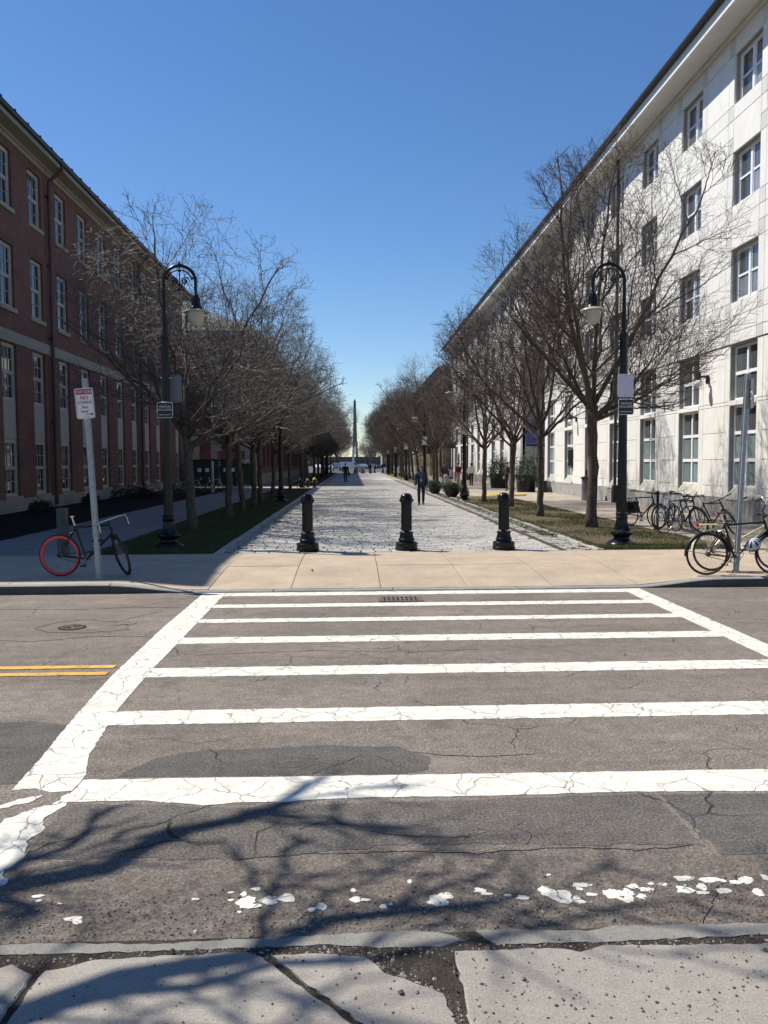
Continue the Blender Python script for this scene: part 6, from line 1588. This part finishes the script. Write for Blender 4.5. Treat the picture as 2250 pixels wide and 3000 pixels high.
def plant_tree(protos, i, x, y, rz, sc, label, group, tall=1.):
    tm, cm = protos[i]; t = thing('street_tree', label, 'tree', (x, y, 0), rz, group); t.scale = (sc, sc, sc*tall)
    link('trunk', tm, t); link('crown', cm, t); return t
GR, GL = 'bare trees along the right-hand lawn', 'bare trees along the left-hand lawn'
ordn = ['first', 'second', 'third', 'fourth', 'fifth', 'sixth', 'seventh', 'eighth', 'ninth', 'tenth', 'eleventh', 'twelfth', 'thirteenth', 'fourteenth', 'fifteenth', 'sixteenth', 'seventeenth', 'eighteenth', 'nineteenth', 'twentieth', 'twenty-first', 'twenty-second', 'twenty-third', 'twenty-fourth', 'twenty-fifth', 'twenty-sixth', 'twenty-seventh', 'twenty-eighth', 'twenty-ninth', 'thirtieth']
RT = [(6.5, 22.35, 0, 0, 1.0), (6.12, 26.95, 1, 2.1, 1.0), (6.31, 33.0, 2, 4.0, 1.0), (5.95, 37.4, 1, 5.2, .98), (5.99, 58.4, 2, 1.0, 1.05), (6.35, 64.6, 1, 3.0, 1.0), (6.2, 69.5, 2, .4, 1.02)]
y = 75.5
while y < 149: RT.append((6.1+rng.uniform(-.25, .25), y, rng.randrange(1, 3), rng.uniform(0, 6.28), rng.uniform(.95, 1.1)+max(0, min(.25, (y-85)*.006)))); y += rng.uniform(4.8, 6.2)
LT = [(-4.3, 22.5, 0, .3, 1.0), (-3.95, 26.8, 1, 1.2, 1.0), (-3.97, 30.4, 2, 3.3, 1.0), (-4.05, 34.4, 1, 4.4, 1.02), (-4.2, 38.2, 0, 2.2, .95), (-4.1, 43.0, 2, 5.5, 1.02), (-4.15, 48.6, 1, .2, 1.0), (-4.1, 55.2, 2, 1.9, 1.05)]
y = 68.5
while y < 149: LT.append((-4.1+rng.uniform(-.25, .25), y, rng.randrange(0, 3), rng.uniform(0, 6.28), rng.uniform(1.0, 1.12)+max(0, min(.28, (y-80)*.006)))); y += rng.uniform(4.4, 5.6)
near_lbR = ['big dense bare tree just behind the near right lamp post', 'slender bare tree between the big right tree and the right bollard', 'bare tree with a leaning crown, third from the crosswalk on the right', 'bare tree before the driveway, next to the second right lamp post']
near_lbL = ['big gnarled bare tree just behind the near left lamp post', 'shaded bare tree right behind the big left one', 'thick-crowned bare tree, third from the crosswalk on the left']
for i, (x, y, v, rz, sc) in enumerate(RT):
    lb = near_lbR[i] if i < 4 else '%s bare tree from the crosswalk in the right row' % ordn[i]
    plant_tree(PR, v, x, y, rz, sc, lb, GR, 1.0 if i < 3 else rng.uniform(.93, 1.08))
for i, (x, y, v, rz, sc) in enumerate(LT):
    lb = near_lbL[i] if i < 3 else '%s bare tree from the crosswalk in the left row' % ordn[i]
    plant_tree(PL, v, x, y, rz, sc, lb, GL, 1.03 if i < 2 else rng.uniform(.95, 1.1))
# trees beyond the mall and the ones beside the photographer that throw the foreground shade
fb = ['at the left edge of the gap, first behind the silver car', 'taller, close left of the tower foot', 'first right of the pale pillar beyond the cars', 'tall, right of the pillar behind the blue car', 'small and most distant, under the tower cables', 'high crown behind the left row, near the low brick building', 'high crown in front of the tan building', 'leftmost of those in front of the low brick building', 'rightmost of those in front of the tan building', 'beside the pale suv on its left', 'right of the dark car at the end of the car row', 'between the two far left parked cars']
for i, (x, y, sc) in enumerate(((-9, 262, 1.3), (-5.5, 275, 1.5), (8.5, 268, 1.4), (12, 290, 1.6), (5.5, 330, 1.3), (-14, 300, 1.7), (17, 310, 1.7), (-20, 280, 1.6), (22, 285, 1.6), (-7.0, 168, 1.1), (8.4, 172, 1.1), (-8.2, 187, 1.15))):
    plant_tree(PR if i % 2 else PL, 1, x, y, i*1.1, sc, 'far bare tree '+fb[i], 'far bare trees beyond the mall')
for i, (x, y) in enumerate(((7.4, 160), (-5.6, 158), (8.8, 190), (10.5, 205), (-9.5, 205), (-4.4, 226), (6.2, 222), (-3.9, 290), (5.7, 262), (-4.6, 258), (5.4, 296))):
    plant_tree(PR if i % 2 else PL, 2, x, y, i*1.7, 1.05 if i < 5 else 1.3, 'far bare tree '+['just past the right end of the lawn', 'just past the left end of the lawn', 'on the right level with the white van', 'on the right behind the van', 'on the left behind the silver car', 'close left of the pillar base', 'close right of the white car', 'most distant, left of the tower', 'right of the tower, behind the far car row', 'left of the pillar, before the low brick building', 'just right of the tower shaft, farthest back'][i], 'far bare trees beyond the mall')
plant_tree(PN, 0, -6.3, 1.3, 0.0, 1.0, 'bare tree on the near sidewalk left of the photographer, seen only by its shadow', 'bare trees on the near sidewalk')

# ================================================================== VEHICLES AT THE FAR END
def car(x, y, rz, col, label, kind='sedan', sc=1.0):
    t = thing('parked_car', label, 'car' if kind != 'truck' else 'truck', (x, y, 0), rz, None); t.scale = (sc,)*3
    prof = {'sedan': [(-2.2, .35), (-2.25, .75), (-2.1, .92), (-1.5, .98), (-.95, 1.38), (.35, 1.42), (1.05, .98), (2.05, .82), (2.25, .6), (2.2, .35)],
            'suv': [(-2.2, .4), (-2.25, .9), (-2.15, 1.1), (-1.9, 1.65), (.4, 1.72), (1.1, 1.12), (2.1, .98), (2.25, .7), (2.2, .4)],
            'truck': [(-2.9, .5), (-2.9, 1.95), (-2.8, 2.0), (.5, 2.0), (1.0, 1.98), (1.6, 1.25), (2.4, 1.1), (2.55, .8), (2.5, .5)]}[kind]
    n = len(prof); W = .88; mb = MB()
    v = [(x_, -W*(1 if z < 1.0 else .86), z) for x_, z in prof]+[(x_, W*(1 if z < 1.0 else .86), z) for x_, z in prof]
    mb.add(v, [tuple(range(n)), tuple(range(2*n-1, n-1, -1))]+[((i+1) % n, i, n+i, n+(i+1) % n) for i in range(n)]); part('body', mb, col, t)
    zt = max(z for _, z in prof); g = MB(); z0, z1 = (1.0, zt-.1) if kind != 'truck' else (1.25, 1.8); xa, xb = {'sedan': (-1.2, .6), 'suv': (-1.8, .6), 'truck': (.5, 1.25)}[kind]
    for s in (-1, 1): g.add([(xa, s*W*.90, z0), (xb+.2, s*W*.90, z0), (xb-.25, s*W*.87, z1), (xa+.3, s*W*.87, z1)], [(0, 1, 2, 3)])
    part('side_window', g, m_glassL, t)
    wx = xb+.32; part('windscreen', MB().box(wx-.12, wx+.0, -W*.74, W*.74, z0, z1-.05), m_glassL, t)
    for wx in (-1.4, 1.4):
        for s in (-1, 1):
            w_ = part('wheel', MB().lathe([(0, -.1), (.33, -.1), (.34, -.06), (.34, .06), (.33, .1), (0, .1)], 16, (wx, s*.80, .34), axis='Y'), m_rubber, t, 40); part('rim', MB().lathe([(0, -.112), (.2, -.112), (.2, .112), (0, .112)], 12, (wx, s*.80, .34), axis='Y'), m_steel, w_)
    for s in (-1, 1): part('headlight', MB().box(2.2, 2.27, s*.65-.12, s*.65+.12, .6, .72), m_signw, t); part('tail_light', MB().box(-2.28, -2.2, s*.65-.12, s*.65+.12, .7, .85), m_signr, t)
m_cw = M('white_car_paint', (.75, .75, .75), .25, .03, 2, coat=.6); m_cs = M('silver_car_paint', (.45, .46, .48), .3, .03, 2, metal=.4, coat=.6); m_cd = M('dark_car_paint', (.03, .035, .05), .25, .05, 2, coat=.6); m_cb = M('blue_car_paint', (.05, .09, .2), .25, .05, 2, coat=.6)
car(-.2, 205, R(2), m_cw, 'white van parked across the far end of the mall', 'truck', 1.0)
car(-3.6, 190, R(95), m_cs, 'pale silver suv at the far end of the mall left of the van', 'suv')
car(-4.3, 212, R(10), m_cs, 'silver car behind the pale suv at the far left', 'sedan')
car(2.6, 232, R(170), m_cw, 'white car beyond the van, right of the pale pillar', 'sedan')
car(5.6, 238, R(175), m_cs, 'silver car in the far row right of the white one', 'sedan')
car(3.9, 262, R(5), m_cb, 'blue car at the back of the far car park', 'sedan')
car(-5.6, 245, R(0), m_cw, 'white car in the far row beyond the silver one', 'suv')
car(9.2, 236, R(180), m_cd, 'dark car at the right end of the far row', 'sedan')
car(-7.1, 177, R(92), m_cw, 'white car parked between the left tree trunks', 'sedan')
car(-7.3, 196, R(92), m_cs, 'silver car parked farther between the left tree trunks', 'sedan')
# mid-far bollards & benches
for i, (x, y) in enumerate(((1.4, 149.5), (3.1, 139.0), (3.8, 142.5))):
    r0 = [o for o in scene.objects if o.get('category') == 'bollard'][0]
    copy_thing(r0, (x, y, 0), 0, ['dark post just right of the pale stones far down the mall', 'dark post with a flared foot at the far right edge of the mall', 'dark post behind the flared one at the far right edge of the mall'][i], 'dark posts at the far end of the mall')
for i, y in enumerate((84.0, 96, 108)):
    t = thing('bench', '%s dark slatted bench under the right-hand trees' % ordn[i], 'bench', (5.9, y, 0), R(90), 'benches under the right-hand trees')
    for k in range(3): link('seat_slat', MB().box(-.8, .8, -.24+k*.16, -.12+k*.16, .43, .46).mesh('seat_slat', m_blackm), t)
    for k in range(2): link('back_slat', MB().box(-.8, .8, .26, .29, .56+k*.16, .68+k*.16).mesh('back_slat', m_blackm), t)
    for sx_ in (-1, 1): part('leg', MB().box(sx_*.7-.03, sx_*.7+.03, -.22, -.16, 0, .43).box(sx_*.7-.03, sx_*.7+.03, .22, .28, 0, .85).box(sx_*.7-.03, sx_*.7+.03, -.22, .28, .39, .43), m_blackm, t)
# ---------------- far structures: bridge tower, pillar, low buildings
t = thing('bridge_tower', 'tall dark obelisk-topped bridge tower with fanned cables at the end of the street', 'bridge tower', (3.1, 900, -6))
m_tow = M('tower_granite', (.13, .12, .12), .85, .12, .1); m_tow2 = M('tower_concrete', (.20, .21, .21), .85, .1, .1)
mb = MB(); 
def frust(mb, z0, z1, a0, a1, cx=0, cx1=None):
    cx1 = cx if cx1 is None else cx1
    v = [(cx+sx_*a0, sy_*a0, z0) for sx_, sy_ in ((-1, -1), (1, -1), (1, 1), (-1, 1))]+[(cx1+sx_*a1, sy_*a1, z1) for sx_, sy_ in ((-1, -1), (1, -1), (1, 1), (-1, 1))]
    mb.add(v, [(4, 5, 6, 7), (3, 2, 1, 0)]+[(i, (i+1) % 4, 4+(i+1) % 4, 4+i) for i in range(4)])
frust(mb, 30, 73, 2.3, 1.25); frust(mb, 73, 76, 1.35, .12); part('spire', mb, m_tow, t)
part('crosshead', MB().box(-2.9, 3.0, -2, 2, 25.5, 30), m_tow2, t)
mb = MB(); frust(mb, 0, 25.5, 1.5, 1.3, -2.6, -1.4); part('tower_leg', mb, m_tow2, t); mb = MB(); frust(mb, 0, 25.5, 1.5, 1.3, 2.8, 1.5); part('tower_leg', mb, m_tow2, t)
for k in range(14):
    z = 67-k*2.5; mb = MB().tube([(.6, 0, z), (52-k*3.0, 10, 13)], .10, 4); part('cable', mb, m_tow2, t)
part('road_deck', MB().box(-60, 60, -8, 8, 10.5, 13), m_tow2, t)
t = thing('stone_pillar', 'pale blocky pillar rising behind the white van', 'pillar', (.55, 395, 0)); mb = MB()
for k in range(9): part('block', MB().box(-.5, .5, -.5, .5, k*.82, k*.82+.78), m_lime, t)
part('capital', MB().box(-.85, .75, -.7, .7, 7.38, 7.9).box(-.3, .35, -.4, .4, 7.9, 8.7), m_lime, t)
for i, (x, y, w_, d, h, c, lb) in enumerate(((-50, 420, 60, 30, 14, (.16, .09, .07), 'low brick building behind the far trees on the left'), (46, 440, 60, 30, 15, (.30, .27, .24), 'tan building behind the far trees on the right'), (4, 560, 70, 20, 5, (.12, .12, .12), 'long low grey building below the bridge'))):
    t = thing('far_building', lb, 'building', (x, y, 0)); part('wall', MB().box(-w_/2, w_/2, 0, d, 0, h), mat_stone('far_wall', c, gr=.1), t); part('roof', MB().box(-w_/2-.5, w_/2+.5, -.5, d+.5, h, h+.6), m_roofdark, t)
    for j in range(int(h//3.6)):
        for k in range(int(w_//4)): link('window', pane_mesh(1.6, 1.9, m_glassL, 'window'), t, (-w_/2+1+k*4, -.05, 1+j*3.6), (0, 0, -PI/2))
